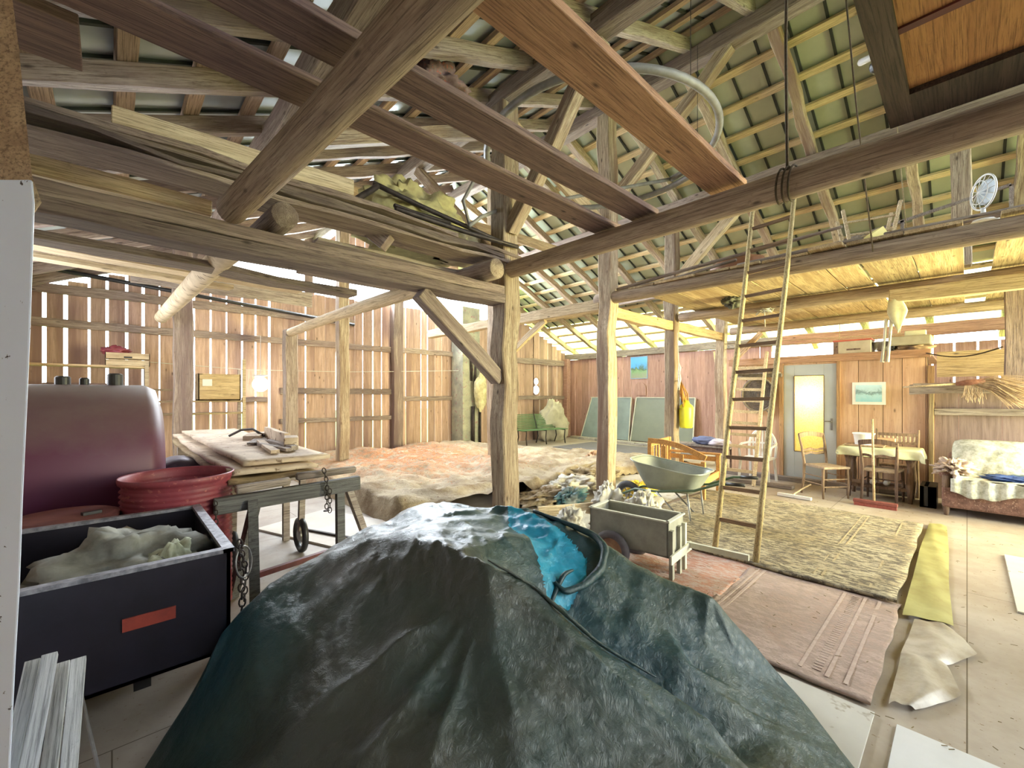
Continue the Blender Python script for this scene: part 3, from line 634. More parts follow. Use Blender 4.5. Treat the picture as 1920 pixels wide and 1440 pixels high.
def chain(name, pts, lab, r=.012, w_=.0035, parent=None):
    mb = MB(); L = []
    for i in range(len(pts)-1):
        a, b = Vector(pts[i]), Vector(pts[i+1]); n = max(1, int((b-a).length/(r*2.5)))
        L += [(a.lerp(b, k/n), (b-a).normalized()) for k in range(n)]
    for i, (p, d) in enumerate(L):
        s = d.cross(Vector((.3,.9,.1))).normalized(); s2 = d.cross(s); ax = s if i % 2 else s2
        q = Matrix((d, ax.cross(d), ax)).transposed()
        ring = [p + q @ Vector((r*1.7*math.cos(t), r*math.sin(t), 0)) for t in [2*math.pi*k/10 for k in range(11)]]
        mb.tube(ring, w_, 5, cap=False)
    return tag(obj(name, mb, M_DARKST, parent, smooth=True), lab, 'chain')
chain('chain', [(.43,2.30,.83),(.445,2.32,.55),(.43,2.30,.40)], 'thick dark chain hanging from the near corner of the trailer box', .013, .004)
chain('chain', [(.44,2.35,.82),(.47,2.37,.68),(.46,2.36,.52)], 'second strand of chain dangling at the trailer box corner', .011, .0035)
tag(obj('wire_loop', MB().torus((.45,2.31,.74), .055, .004, (.7,-.7,.1), 20, 6, 1.3), M_STEEL, smooth=True), 'thin grey wire loop on the trailer box corner', 'wire')

# maroon fuel tank
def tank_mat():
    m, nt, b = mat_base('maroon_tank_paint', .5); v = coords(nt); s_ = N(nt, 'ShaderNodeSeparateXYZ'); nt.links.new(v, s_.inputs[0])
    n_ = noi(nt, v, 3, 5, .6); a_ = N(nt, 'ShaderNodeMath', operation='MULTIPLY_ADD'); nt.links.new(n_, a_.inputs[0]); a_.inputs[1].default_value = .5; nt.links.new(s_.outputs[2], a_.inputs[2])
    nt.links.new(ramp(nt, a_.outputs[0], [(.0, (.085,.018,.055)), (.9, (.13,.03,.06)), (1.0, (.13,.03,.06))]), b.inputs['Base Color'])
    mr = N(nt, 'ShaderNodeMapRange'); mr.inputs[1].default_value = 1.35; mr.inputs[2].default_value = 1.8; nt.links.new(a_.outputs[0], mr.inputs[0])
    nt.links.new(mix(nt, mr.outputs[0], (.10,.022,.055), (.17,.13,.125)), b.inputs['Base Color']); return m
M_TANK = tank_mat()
t = thing('fuel_tank', 'large maroon cylindrical fuel tank lying behind the drums', 'tank', (0,0,0))
R_, yc, zc = .69, 4.82, .91
prof = [(.001,-1.45),(.5,-1.43),(R_-.06,-1.37),(R_,-1.28),(R_,.20),(R_-.04,.27),(.5,.31),(.001,.32)]
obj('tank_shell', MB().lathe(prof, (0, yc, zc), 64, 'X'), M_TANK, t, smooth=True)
for xx in (-1.0, -.1): obj('cradle', MB().box(xx-.05, xx+.05, yc-.45, yc+.45, 0, .5), M_DARKST, t)
for (xx, r_, h_) in ((-.28,.045,.06), (-.16,.03,.05), (.02,.05,.09)):
    obj('filler_cap', MB().lathe([(.001,0),(r_,0),(r_,h_),(r_*.7,h_+.01),(.001,h_+.01)], (xx, yc, zc+R_-.005), 20), M_BLACK, t)
# ribbed red drum
M_RED = speck('faded_red', (.28,.05,.065), (.17,.028,.045), 5, .5, 0, .1, third=(.36,.11,.10))
prof = [(.29,0),(.30,.02)]
for k in range(26): z = .04 + k*.034; prof += [(.312, z), (.288, z+.017)]
prof += [(.318,.935),(.322,.95),(.322,.97),(.318,.975),(.31,.965),(.30,.93),(.295,.05),(.001,.04)]
tag(obj('ribbed_drum', MB().lathe(prof, (.34, 3.745, 0), 56), M_RED, smooth=True), 'open ribbed red plastic drum standing beside the dark trailer box', 'drum')
t = thing('closed_drum', 'maroon drum with a flat lid, half hidden behind the trailer box', 'drum', (-.21, 3.70, 0))
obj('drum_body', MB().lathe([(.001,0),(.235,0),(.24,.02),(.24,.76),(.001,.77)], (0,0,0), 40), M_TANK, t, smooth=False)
obj('lid', MB().lathe([(.001,.80),(.225,.80),(.25,.79),(.25,.75),(.24,.75)], (0,0,0), 40), speck('rust_lid', (.25,.09,.07), (.15,.05,.05), 6, .6), t)
obj('lid_handle', MB().bar((.08,-.1,.807), (.16,-.07,.807), .035, .02), M_BLACK, t)
# machine behind the drum
t = thing('old_motor', 'dark purple grey motor with pipes half hidden between tank and dusty sheets', 'motor', (.5, 5.5, 0))
M_MOT = speck('oily_metal', (.10,.08,.11), (.05,.035,.06), 6, .5, .4, .2)
obj('housing', MB().lathe([(.001,-.25),(.22,-.25),(.26,-.2),(.26,.2),(.22,.25),(.001,.25)], (0,0,.62), 28, 'Y'), M_MOT, t, smooth=True)
obj('frame', MB().box(-.2,.2,-.3,.3,.0,.42), M_DARKST, t, bevel=.02)
for k in range(3): obj('pipe', MB().tube([(.12-.1*k,-.26,.62),(.14-.1*k,-.38,.70-.05*k),(.16-.1*k,-.36,.45)], .022, 8), M_STEEL, t, smooth=True)

# sawhorse
M_GRAYW = wood('grey_painted_timber', (.16,.16,.155), (.09,.085,.085), 'X', knots=False, var=.1)
t = thing('sawhorse', 'grey wooden sawhorse carrying a pole, left of the tarpaulin', 'trestle', (0,0,0))
Y0 = 3.46
obj('top_rail', MB().bar((.50,Y0,.766),(1.50,Y0,.79),.06,.11), M_GRAYW, t, bevel=.004)
for (xx, dy, dx) in ((.72,-.3,-.04),(.76,.3,-.10),(1.34,-.02,.0),(1.40,.02,.28)):
    obj('leg', MB().bar((xx, Y0+dy*.12, .78),(xx+dx, Y0+dy, .0),.06,.05), M_GRAYW if xx < 1.38 else W_GREY, t)
obj('stretcher', MB().bar((.70,Y0-.18,.30),(1.46,Y0-.02,.30),.035,.035), speck('red_rod', (.2,.05,.05),(.1,.03,.03), 8, .6), t)
obj('brace_strip', MB().bar((1.36,Y0,.36),(1.52,Y0,.24),.04,.03), W_GREY, t)
log('short_pole', (1.02,Y0+.03,.895), (1.47,Y0+.0,.905), .03, .028, W_GREY, 'short grey wooden pole lying on the sawhorse end', 'pole', bow=0)
log('short_pole', (.62,Y0-.02,.865), (.98,Y0+.04,.87), .032, .03, W_GREY, 'stubby round pole lying on the left of the sawhorse', 'pole', bow=0)
chain('chain', [(1.20,Y0-.05,.93),(1.22,Y0-.06,.83),(1.215,Y0-.06,.62),(1.24,Y0-.06,.62),(1.245,Y0-.05,.80)], 'dark chain looped around the pole on the sawhorse', .013, .004)
chain('chain', [(.50,3.40,.80),(.505,3.37,.45),(.50,3.36,.2)], 'long thin chain hanging beside the ribbed red drum', .011, .0035)
# warped dusty sheets on trestles
def sheet(x0, x1, y0, y1, z, th, lab, sag, sd, mat=W_DUSTY, skew=0):
    mb = MB()
    def top(u, v):
        x = x0 + (x1-x0)*u + skew*v + .03*noise.noise(Vector((v*5, sd, u*2))); y = y0 + (y1-y0)*v + .04*noise.noise(Vector((u*3, sd+4, 0)))
        return Vector((x, y, z + sag * ((2*v-1)**2) * (1-.5*u) + .015*noise.noise(Vector((u*2, v*3, sd)))))
    mb.grid(10, 24, top)
    return tag(obj('dusty_sheet', mb, mat, smooth=True, solid=th), lab, 'sheet')
sheet(.72, 1.36, 3.72, 7.6, .995, .03, 'topmost dusty warped board sheet with wood scraps on it', .0, 1)
sheet(.62, 1.22, 3.60, 7.6, .935, .03, 'second dusty warped sheet below the topmost one', .015, 5)
sheet(.60, 1.24, 3.56, 7.4, .875, .03, 'lowest curled sheet resting next to the sawhorse', .02, 9, W_LOFT)
t = thing('trestle', 'low trestle under the far end of the dusty sheets', 'trestle', (1.0, 6.8, 0))
obj('top_rail', MB().box(-.4,.4,-.05,.05,.76,.85), W_GREY, t)
for xx in (-.3,.3):
    for dy in (-.2,.2): obj('leg', MB().bar((xx,0,.8),(xx,dy,0),.05,.05), W_GREY, t)
# cart wheel under the sheets
t = thing('hand_cart', 'small two wheeled cart under the dusty sheets', 'cart', (1.05, 4.55, 0))
obj('cart_bed', MB().box(-.3,.3,-.35,.45,.74,.84), W_GREY, t)
for xx in (-.28,.28):
    obj('cart_leg', MB().box(xx-.03,xx+.03,.3,.36,0,.74), W_GREY, t); obj('cart_leg', MB().bar((xx,-.2,.74),(xx,-.15,.16),.05), W_GREY, t)
    wh = obj('wheel', MB().torus((xx,-.15,.17),.14,.03,(1,0,0),28,8), M_BLACK, t, smooth=True)
    obj('hub', MB().lathe([(.001,-.03),(.06,-.02),(.06,.02),(.001,.03)], (xx,-.15,.17), 16, 'X'), M_STEEL, wh)
# scraps on the sheet
ZS = 1.018
SCR = [((1.02,4.05),(1.12,5.0),.07,.03,'long pale batten at the left of the scrap pile'),((1.14,4.1),(1.06,4.75),.05,.03,'narrow slat lying askew in the scrap pile'),
       ((1.20,4.15),(1.18,4.95),.06,.04,'split brown slat in the scrap pile'),((1.26,4.6),(1.34,5.7),.05,.12,'tall offcut board on edge at the back of the scraps'),
       ((1.12,5.4),(1.30,5.9),.16,.05,'short flat offcut behind the scrap pile'),((1.22,4.3),(1.30,4.6),.12,.10,'chunky weathered block at the right of the scraps'),
       ((1.05,4.9),(1.2,5.35),.14,.02,'thin grey shingle lying on the scraps')]
for (a, b_, wd, ht, lab) in SCR:
    beam('wood_scrap', (*a, ZS+ht/2), (*b_, ZS+ht/2), wd, ht, random.choice((W_GREY, W_LOFT, W_DUSTY)), lab, 'offcut', 'wood scraps on the dusty sheet', .004, step=.3)
tag(obj('bent_pipe', MB().tube([(1.0,5.9,ZS+.02),(1.1,5.8,ZS+.09),(1.2,5.7,ZS+.10),(1.27,5.5,ZS+.03)], .014, 8), M_DARKST, smooth=True), 'bent dark pipe at the back of the dusty sheet', 'pipe')

# ------------------------------------------------------------------ dust sheets and husks heap
def heap_mat():
    m, nt, b = mat_base('dusty_cloth', .95); v = coords(nt)
    base = ramp(nt, noi(nt, v, 2.2, 6, .65), [(.36, (.24,.17,.10)), (.60, (.48,.40,.28))])
    sep = N(nt, 'ShaderNodeVectorMath', operation='DISTANCE'); nt.links.new(v, sep.inputs[0]); sep.inputs[1].default_value = (4.6, 7.6, .2)
    mk = N(nt, 'ShaderNodeMapRange'); mk.inputs[1].default_value = 2.6; mk.inputs[2].default_value = .8; nt.links.new(sep.outputs[1], mk.inputs[0])
    n2 = noi(nt, v, 9, 6, .7); ml = N(nt, 'ShaderNodeMath', operation='MULTIPLY'); nt.links.new(mk.outputs[0], ml.inputs[0]); nt.links.new(ramp(nt, n2, [(.42,(0,0,0)),(.56,(1,1,1))]), ml.inputs[1])
    c = mix(nt, ml.outputs[0], base, (.52,.22,.09))
    c = mix(nt, ramp(nt, noi(nt, v, 30, 3, .7), [(.62,(0,0,0)),(.68,(1,1,1))]), c, (.20,.11,.07))
    nt.links.new(c, b.inputs['Base Color']); bump(nt, b, n2, .9, .05); return m
M_HEAP = heap_mat()
def heapz(x, y):
    e = min((x-2.35)/.12, (9.7-x)/1.2, (y-4.35-.25*math.sin(x*1.3))/.14, (9.9-y)/.1, 1.0)
    e = max(0, min(1, e)); e = e*e*(3-2*e)
    back = max(0, min(1, (9.9 + 0 - y - max(0, x-7.2)*1.7)/.5))
    z = .20 + .10*noise.fractal(Vector((x*.9, y*.9, 3)), .8, 2, 4) + .10*math.exp(-((x-5)**2/2.2+(y-8.6)**2/1.0))
    z += .05*abs(math.sin((x*1.1+y*.7)*2.6 + 2*noise.noise(Vector((x,y,0))*1.2))) * (1 if y < 7 else .4)
    z += .05*(1-abs(noise.noise(Vector((x*1.3, y*1.3, 5)))))**6 + .02*noise.noise(Vector((x*6, y*6, 0)))
    z -= .09 * max(0, min(1, (x-5.5)/3))
    return z * e * back
mb = MB(); mb.grid(150, 112, lambda u, v: Vector((2.3+7.5*u, 4.3+5.6*v, max(-.002, heapz(2.3+7.5*u, 4.3+5.6*v)) + .004)),
        lambda u, v: heapz(2.3+7.5*u, 4.3+5.6*v) > .001)
tag(obj('dust_sheet', mb, M_HEAP, smooth=True), 'wide pale dust sheets strewn with orange husks, spread before the slatted wall', 'dust sheet')
tag(obj('husks', (lambda mb: [mb.add([(x,y,z),(x+.03,y+.01,z+.012),(x+.012,y+.03,z+.004)],[(0,1,2)]) for (x,y,z) in
      [(lambda x,y:(x,y,heapz(x,y)+.012))(random.gauss(4.7,1.0), random.gauss(7.6,.9)) for _ in range(2600)] if 2.6<x<8 and 4.7<y<9.7 and heapz(x,y)>.1] and mb)(MB()),
      speck('husk', (.55,.25,.11), (.32,.14,.07), 9, .9)), 'loose orange brown husks scattered over the dust sheets', 'husks', kind='stuff')
M_CLOTHW = speck('pale_dirty_cloth', (.62,.60,.54), (.38,.35,.29), 5, .95, 0, .5)
for (c, s, sd, mt, lab) in (((5.25,4.25,.08),(.55,.30,.13),2,M_CLOTHW,'crumpled pale cloth bundle left of the second post'),
        ((4.5,4.15,.06),(.5,.25,.10),5,M_HEAP,'dusty crumpled sheet between the two thick posts'),
        ((6.2,4.6,.08),(.6,.35,.14),9,M_HEAP,'brown and beige bundled cloth behind the second post'),
        ((4.75,3.85,.07),(.26,.14,.12),12,speck('dark_blue_tarp', (.03,.14,.18), (.25,.27,.26), 5, .6),'small blue and white crumpled tarp piece near the second post'),
        ((5.6,3.25,.09),(.22,.2,.16),15,speck('yellow_sack',(.80,.62,.08),(.6,.42,.05),6,.8),'yellow sack behind the wheelbarrow wheel'),
        ((8.0,5.7,.1),(.35,.2,.14),18,speck('orange_bundle',(.62,.42,.25),(.45,.26,.15),6,.9),'rolled orange brown cloth at the far edge of the dust sheets')):
    tag(obj('cloth_bundle', lump(c, s, sd, .55, 60, 30, flat=.005, sc=2.8), mt, smooth=True), lab, 'cloth')
def bag(c, s, h, sd, lab):
    c = Vector(c)
    return tag(obj('white_bag', lump((c.x, c.y, h*.42), (s, s*.8, h*.60), sd, .5, 60, 34, flat=.004, sc=2.4), M_CLOTHW, smooth=True), lab, 'bag')
bag((4.35,2.95,0), .21, .40, 1, 'pale pleated bag standing left of the second post, behind the cart')
bag((4.45,2.55,0), .24, .36, 4, 'wide white pleated bag right behind the grey cart')
bag((3.62,2.92,0), .20, .28, 9, 'small white bag between the tarpaulin and the grey cart')
bag((4.15,2.28,0), .16, .33, 12, 'narrow white bag at the rear corner of the grey cart')
tb('crate_board', (3.55,3.35,.12), (4.35,2.95,.12), .03, .24, W_PALE, 'long pale board on edge behind the tarpaulin', 'board', None, .002)
# laid floor boards at left, kerb
for (a, b_, wd, lab) in (((1.6,5.6),(2.2,3.9),.9,'pale sheet lying on the floor left of the dust sheets'),((1.55,3.95),(2.3,3.4),.55,'smaller floor sheet behind the sawhorse')):
    beam('floor_sheet', (*a,.012), (*b_,.012), wd, .02, speck('pale_sheet_'+str(wd), (.62,.55,.47), (.5,.44,.37), 2, .6, 0, .05), lab, 'sheet', None, .001)
beam('iron_bar', (1.55,5.0,.03),(2.15,3.55,.03),.03,.03, M_DARKST, 'thin dark bar lying on the floor left of the dust sheets', 'bar', None, 0)

# ------------------------------------------------------------------ rugs and laid floor sheets
def rug_mat(name, ca, cb, cc, rough=.97):
    m, nt, b = mat_base(name, rough); v = coords(nt)
    g = noi(nt, v, 2.0, 6, .7, 1.0); c = ramp(nt, g, [(.35, cb), (.6, ca)])
    st = N(nt, 'ShaderNodeMapping'); st.inputs['Scale'].default_value = (22, 7, 7); nt.links.new(v, st.inputs[0])
    c = mix(nt, ramp(nt, noi(nt, st.outputs[0], 1.6, 6, .8), [(.47,(0,0,0)),(.53,(1,1,1))]), c, cc)
    nt.links.new(c, b.inputs['Base Color']); bump(nt, b, noi(nt, v, 60, 3), .5, .01); return m
M_RUG = rug_mat('faded_beige_rug', (.40,.35,.24), (.27,.21,.12), (.11,.09,.065))
M_PINK = rug_mat('pinkish_rug', (.44,.33,.28), (.36,.25,.20), (.33,.25,.21))
M_REDR = rug_mat('red_brown_rug', (.42,.22,.16), (.30,.14,.10), (.42,.32,.28))
def rug(name, x0, x1, y0, y1, z, th, mat, lab, sd, wob=.02):
    mb = MB()
    def fn(u, v):
        x = x0 + (x1-x0)*u + wob*noise.noise(Vector((v*6, sd, 0))); y = y0 + (y1-y0)*v + wob*noise.noise(Vector((u*6, sd, 4)))
        return Vector((x, y, z + .010*noise.noise(Vector((x*3, y*3, sd)))))
    mb.grid(40, 40, fn); return tag(obj(name, mb, mat, smooth=True, solid=th), lab, 'rug')
r1 = rug('rug', 4.07, 6.72, .34, 2.75, .045, .02, M_RUG, 'large faded beige rug on the floor under the tall ladder', 1)
r2 = rug('rug', 2.68, 4.12, .32, 1.28, .020, .012, M_PINK, 'pinkish brown rug with a striped border in front of the large one', 3)
r3 = rug('rug', 2.75, 4.15, 1.26, 2.35, .020, .012, M_REDR, 'red brown rug beside the tarpaulin under the cart', 5)
M_BORD = speck('rug_border', (.47,.37,.32), (.40,.30,.25), 30, .97, 0, .2)
mb = MB()
for yy in (.42, .50, .62): mb.box(2.76, 4.04, yy, yy + .018, .026, .029)
for k in range(40): mb.box(2.79 + k*.031, 2.80 + k*.031, .54, .58, .026, .029)
obj('striped_border', mb, M_BORD, r2)
mb = MB().box(2.75, 4.06, 1.16, 1.18, .026, .029).box(2.75, 4.06, 1.21, 1.225, .026, .029); obj('striped_border', mb, M_BORD, r2)
mb = MB().box(4.2, 6.6, .50, .515, .052, .0555).box(4.2, 6.6, .80, .815, .052, .0555).box(4.2, 6.6, .86, .87, .052, .0555); obj('rug_border', mb, speck('rug_line', (.38,.32,.2), (.26,.2,.12), 30, .97), r1)
M_SHEETG = speck('grey_floor_board', (.55,.54,.50), (.47,.46,.43), 2, .5, 0, .05, third=(.30,.26,.2))
def fsheet(x0, x1, y0, y1, mat, lab, z=.008):
    return tag(obj('floor_sheet', MB().box(x0,x1,y0,y1,.001,z+.006), mat, bevel=.002), lab, 'sheet')
fsheet(.9, 2.64, .30, 1.55, M_SHEETG, 'smooth grey floor sheet between the tarpaulin and the pinkish rug')
fsheet(.6, 2.62, -1.0, .22, speck('white_floor_board', (.68,.69,.70), (.62,.63,.63), 3, .5, 0, 0), 'whitish floor sheet at the bottom right corner')
fsheet(4.6, 6.15, -1.6, -.24, speck('pale_floor_board', (.60,.58,.50), (.52,.50,.43), 3, .5, 0, 0), 'pale floor sheet at the right border in front of the sofa')
fsheet(5.4, 6.5, 2.9, 4.6, M_SHEETG, 'grey sheet on the floor under the wheelbarrow')
tag(obj('plastic_film', ribbon([Vector((3.9,.30,.03)), Vector((4.8,.30,.05)), Vector((5.8,.31,.04)), Vector((6.9,.30,.03))],
    [Vector((4.0,.06,.012)), Vector((4.9,.10,.012)), Vector((5.9,.12,.012)), Vector((7.0,.16,.012))], 60, 6, .004, 0, .012), speck('yellowish_film', (.36,.35,.15), (.22,.19,.07), 3, .35, 0, .2), smooth=True),
    'yellowish folded film strip along the right edge of the large rug', 'film')
tag(obj('film_scrap', ribbon([Vector((2.75,.26,.02)), Vector((3.3,.26,.03)), Vector((3.9,.24,.02))], [Vector((2.8,.17,.012)), Vector((3.1,.02,.02)), Vector((3.4,.08,.015)), Vector((3.65,-.04,.02)), Vector((3.95,.06,.012))], 40, 8, .008, 0, .02),
    speck('crumpled_film', (.44,.40,.34), (.28,.23,.17), 5, .4, 0, .4), smooth=True), 'crumpled translucent film scrap beside the pinkish rug', 'film')
mb = MB(); rr = random.Random(4)
for _ in range(700):
    x, y = rr.uniform(2.6, 8.5), rr.uniform(-2, 3.6); a = rr.uniform(0, 3.14); L = rr.uniform(.01, .035)
    z = .075 if (4.1 < x < 6.7 and .36 < y < 2.7) else (.036 if x < 4.1 and .3 < y < 2.4 else .018)
    mb.bar((x, y, z), (x + L*math.cos(a), y + L*math.sin(a), z), .003, .002)
tag(obj('straw_bits', mb, speck('straw', (.22,.17,.08), (.10,.07,.03), 9, .9)), 'scattered straw bits over rugs and floor', 'straw', kind='stuff')
def stain_disc(name, c, pts, col, lab):
    mb = MB(); mb.add([Vector((x, y, .0035)) for (x, y) in pts], [tuple(range(len(pts)))])
    m, nt, b = mat_base(name, .35); b.inputs['Base Color'].default_value = (*col, 1)
    v = coords(nt); a = ramp(nt, noi(nt, v, 2.5, 4), [(.3,(.25,.25,.25)),(.7,(.85,.85,.85))]); nt.links.new(a, b.inputs['Alpha'])
    return obj(name, mb, m)

# ------------------------------------------------------------------ grey box cart
M_CART = speck('grey_cart_boards', (.36,.36,.31), (.25,.25,.21), 5, .7, 0, .2)
t = thing('box_cart', 'small grey wooden box cart with one visible wheel, right of the tarpaulin', 'cart', (3.40, 2.02, 0), math.radians(6))
xa, xb, ya, yb, za, zb = -.17, .17, -.36, .36, .20, .485; th = .015
obj('cart_box', MB().box(xa,xb,ya,ya+th,za,zb).box(xa,xb,yb-th,yb,za,zb).box(xa,xa+th,ya,yb,za,zb).box(xb-th,xb,ya,yb,za,zb).box(xa,xb,ya,yb,za,za+th), M_CART, t)
M_CRIM = speck('pale_edge', (.62,.62,.52), (.5,.5,.42), 5, .7)
obj('rim', MB().box(xa-.01,xb+.01,ya-.012,ya+.02,zb,zb+.012).box(xa-.01,xb+.01,yb-.02,yb+.012,zb,zb+.012).box(xa-.012,xa+.018,ya,yb,zb,zb+.012).box(xb-.018,xb+.012,ya,yb,zb,zb+.012), M_CRIM, t)
for xx in (-.14, .03, .15): obj('leg', MB().box(xx-.02, xx+.02, ya-.03, ya, .0, .42), M_CRIM if xx == .15 else M_CART, t)
obj('cross_rail', MB().box(xa-.05, xb+.08, ya-.045, ya-.03, .17, .24), M_CRIM, t)
obj('handle', MB().box(xb+.02, xb+.05, ya-.50, ya+.1, .20, .245), M_CRIM, t)
for xx in (xa-.05, xb+.05):
    wh = obj('wheel', MB().torus((xx, .12, .17), .135, .034, (1,0,0), 32, 10), M_BLACK if False else speck('grey_rubber', (.16,.15,.16), (.10,.09,.10), 9, .8), t, smooth=True)
    obj('wheel_disc', MB().lathe([(.001,-.02),(.06,-.02),(.11,-.008),(.11,.008),(.06,.02),(.001,.02)], (xx,.12,.17), 24, 'X'), speck('rust_hub', (.4,.24,.14), (.25,.13,.08), 8, .7), wh)

# ------------------------------------------------------------------ wheelbarrow (wheel at +Y, handles toward -Y)
M_WB = speck('green_grey_enamel', (.38,.41,.36), (.26,.29,.26), 2.5, .4, .2, .05)
t = thing('wheelbarrow', 'grey green metal wheelbarrow standing in front of the second post', 'wheelbarrow', (5.08, 2.50, 0), math.radians(4))
mb = MB(); rings = []
def rr_(cx, cy, hx, hy, z, rad, n=6):
    P = []
    for (sx, sy, a0) in ((1,1,0),(-1,1,90),(-1,-1,180),(1,-1,270)):
        for k in range(n+1):
            a = math.radians(a0 + 90*k/n); P.append(Vector((cx + sx*(hx-rad) + rad*math.cos(a), cy + sy*(hy-rad) + rad*math.sin(a), z)))
    return P
prof = [(.02,.02,.11,.20,.335),(.02,.02,.17,.28,.345),(.02,.02,.235,.35,.45),(.02,.03,.285,.43,.585),(.02,.03,.30,.455,.60)]
R5 = [rr_(a, b_, hx, hy, z, min(hx, hy)*.55) for (a, b_, hx, hy, z) in prof]
for P in R5:
    for p in P: p.z += max(0, p.y) * .22 * ((p.z-.33)/.27)
n = len(R5[0]); vs = [p for P in R5 for p in P]
fs = [(i*n+k, i*n+(k+1)%n, (i+1)*n+(k+1)%n, (i+1)*n+k) for i in range(len(R5)-1) for k in range(n)] + [tuple(range(n))]
mb.add(vs, fs); obj('tray', mb, M_WB, t, smooth=True, solid=.006)
obj('tray_rim', MB().tube([p for p in R5[-1]] + [R5[-1][0]], .010, 6, cap=False), M_WB, t, smooth=True)
for s_ in (-1, 1):
    obj('handle', MB().tube([(s_*.05,.66,.20),(s_*.10,.45,.30),(s_*.20,.1,.335),(s_*.25,-.35,.42),(s_*.27,-.62,.54),(s_*.27,-.84,.56)], .015, 8), speck('green_tube', (.10,.16,.09), (.06,.10,.06), 5, .5), t, smooth=True)
    obj('grip', MB().tube([(s_*.27,-.70,.553),(s_*.27,-.88,.562)], .020, 8), M_BLACK, t, smooth=True)
    obj('leg', MB().tube([(s_*.20,.12,.33),(s_*.21,-.22,.02),(s_*.21,-.30,.02),(s_*.22,-.26,.37)], .011, 8), M_STEEL, t, smooth=True)
obj('leg_brace', MB().tube([(-.21,-.25,.02),(.21,-.25,.02)], .010, 6), M_STEEL, t)
wh = obj('wheel', MB().torus((0,.60,.185), .145, .042, (1,0,0), 36, 10), speck('tyre_rubber', (.10,.10,.11), (.06,.06,.07), 9, .8), t, smooth=True)
mb = MB().torus((0,.60,.185), .105, .012, (1,0,0), 28, 8).lathe([(.001,-.05),(.022,-.05),(.022,.05),(.001,.05)], (0,.60,.185), 12, 'X')
for k in range(6): a = k*math.pi/3; mb.bar((0,.60,.185),(0,.60+.105*math.cos(a),.185+.105*math.sin(a)),.012)
obj('rim_spokes', mb, M_STEEL, wh)

# ------------------------------------------------------------------ ladders
def ladder(name, lab, a0, b0, a1, b1, zs, wd, matr, mats, rung_h=.03, round_=True):
    t = thing(name, lab, 'ladder', (0,0,0)); a0, b0, a1, b1 = map(Vector, (a0, b0, a1, b1))
    for (p, q, mt) in ((a0, a1, matr), (b0, b1, matr)):
        if round_: obj('rail', MB().tube([p, p.lerp(q,.3)+Vector((.004,.006,0)), p.lerp(q,.7)-Vector((0,.005,0)), q], [wd/2, wd*.48, wd*.46, wd*.42], 10), mt, t, smooth=True)
        else: obj('rail', MB().bar(p, q, wd, wd*1.3), mt, t)
    for z in zs:
        k = (z - a0.z) / (a1.z - a0.z)
        p, q = a0.lerp(a1, k), b0.lerp(b1, k); obj('rung', MB().bar(p, q, rung_h*.8, rung_h), mats, t)
    return t
W_LAD = wood('ladder_wood', (.58,.47,.24), (.38,.28,.13), 'Z', knots=False, var=.1)
W_RUNG = wood('rung_wood', (.30,.20,.12), (.18,.11,.07), 'Y', knots=False, var=.2)
ladder('ladder', 'tall wooden pole ladder standing on the rug and leaning on the loft log', (4.12,1.62,.03), (4.12,1.27,.03), (5.66,1.76,3.90), (5.66,1.33,3.93),
       [.33 + .285*k for k in range(12)], .055, W_LAD, W_RUNG, .035)
ladder('ladder', 'shorter pale ladder leaning on the partition behind the tall one', (7.75,2.92,0), (7.75,2.42,0), (8.72,2.98,2.32), (8.72,2.50,2.30),
       [.22 + .20*k for k in range(10)], .045, W_PALE, W_PALE, .05, False)

# ------------------------------------------------------------------ chairs, sofa, table
def wooden_chair(lab, loc, rz, mat, slats, hb=.90, ws=.40, group=None):
    """front faces +Y in its own frame"""
    t = thing('dining_chair', lab, 'chair', loc, rz, group); h = .45; s = ws/2
    for sx in (-1, 1):
        obj('leg', MB().tube([(sx*s*.95, s*.9, h),(sx*s*1.0, s*.95, .2),(sx*s*.98, s*.95, 0)], [.019,.017,.013], 8), mat, t, smooth=True)
        obj('back_post', MB().tube([(sx*s*.95,-s*1.15,0),(sx*s*.92,-s*.95,.25),(sx*s*.92,-s*.92,.48),(sx*s*.98,-s*1.1,.72),(sx*s*1.02,-s*1.35,hb)], [.015,.018,.02,.017,.015], 8), mat, t, smooth=True)
        obj('stretcher', MB().tube([(sx*s*.96, s*.92, .2),(sx*s*.92,-s*1.0,.2)], .009, 6), mat, t)
        obj('stretcher', MB().tube([(sx*s*.96, s*.92, .31),(sx*s*.92,-s*1.0,.31)], .009, 6), mat, t)
    for z in (.17, .28): obj('stretcher', MB().tube([(-s*.96, s*.93, z),(s*.96, s*.93, z)], .010, 6), mat, t)
    obj('seat', MB().prism([(-s*1.05, s*1.08, h-.02),(s*1.05, s*1.08, h-.02),(s*.9,-s*.95,h-.02),(-s*.9,-s*.95,h-.02)], (0,0,.035)), speck('rush_seat', (.40,.31,.22),(.25,.18,.12), 30, .9), t, bevel=.012)
    mb = MB(); A = [(-s*1.02 + 2.04*s*k/8, -s*1.33 - .03*math.sin(k/8*math.pi), hb-.02+.03*math.sin(k/8*math.pi)) for k in range(9)]
    for k in range(8): mb.bar(A[k], A[k+1], .022, .07)
    obj('top_rail', mb, mat, t)
    for z in slats:
        mb = MB(); k0 = -s*(.95+.35*max(0,(z-.6))/.3); A = [(-s*.97 + 1.94*s*k/10, k0 - .025*math.sin(k/10*math.pi), z + .010*math.sin(k/10*math.pi*4)) for k in range(11)]
        for k in range(10): mb.bar(A[k], A[k+1], .012, .035)
        obj('back_slat', mb, mat, t)
    return t
W_CH2 = wood('chair_tan', (.36,.25,.16), (.20,.13,.08), 'Z', knots=False, var=.1)
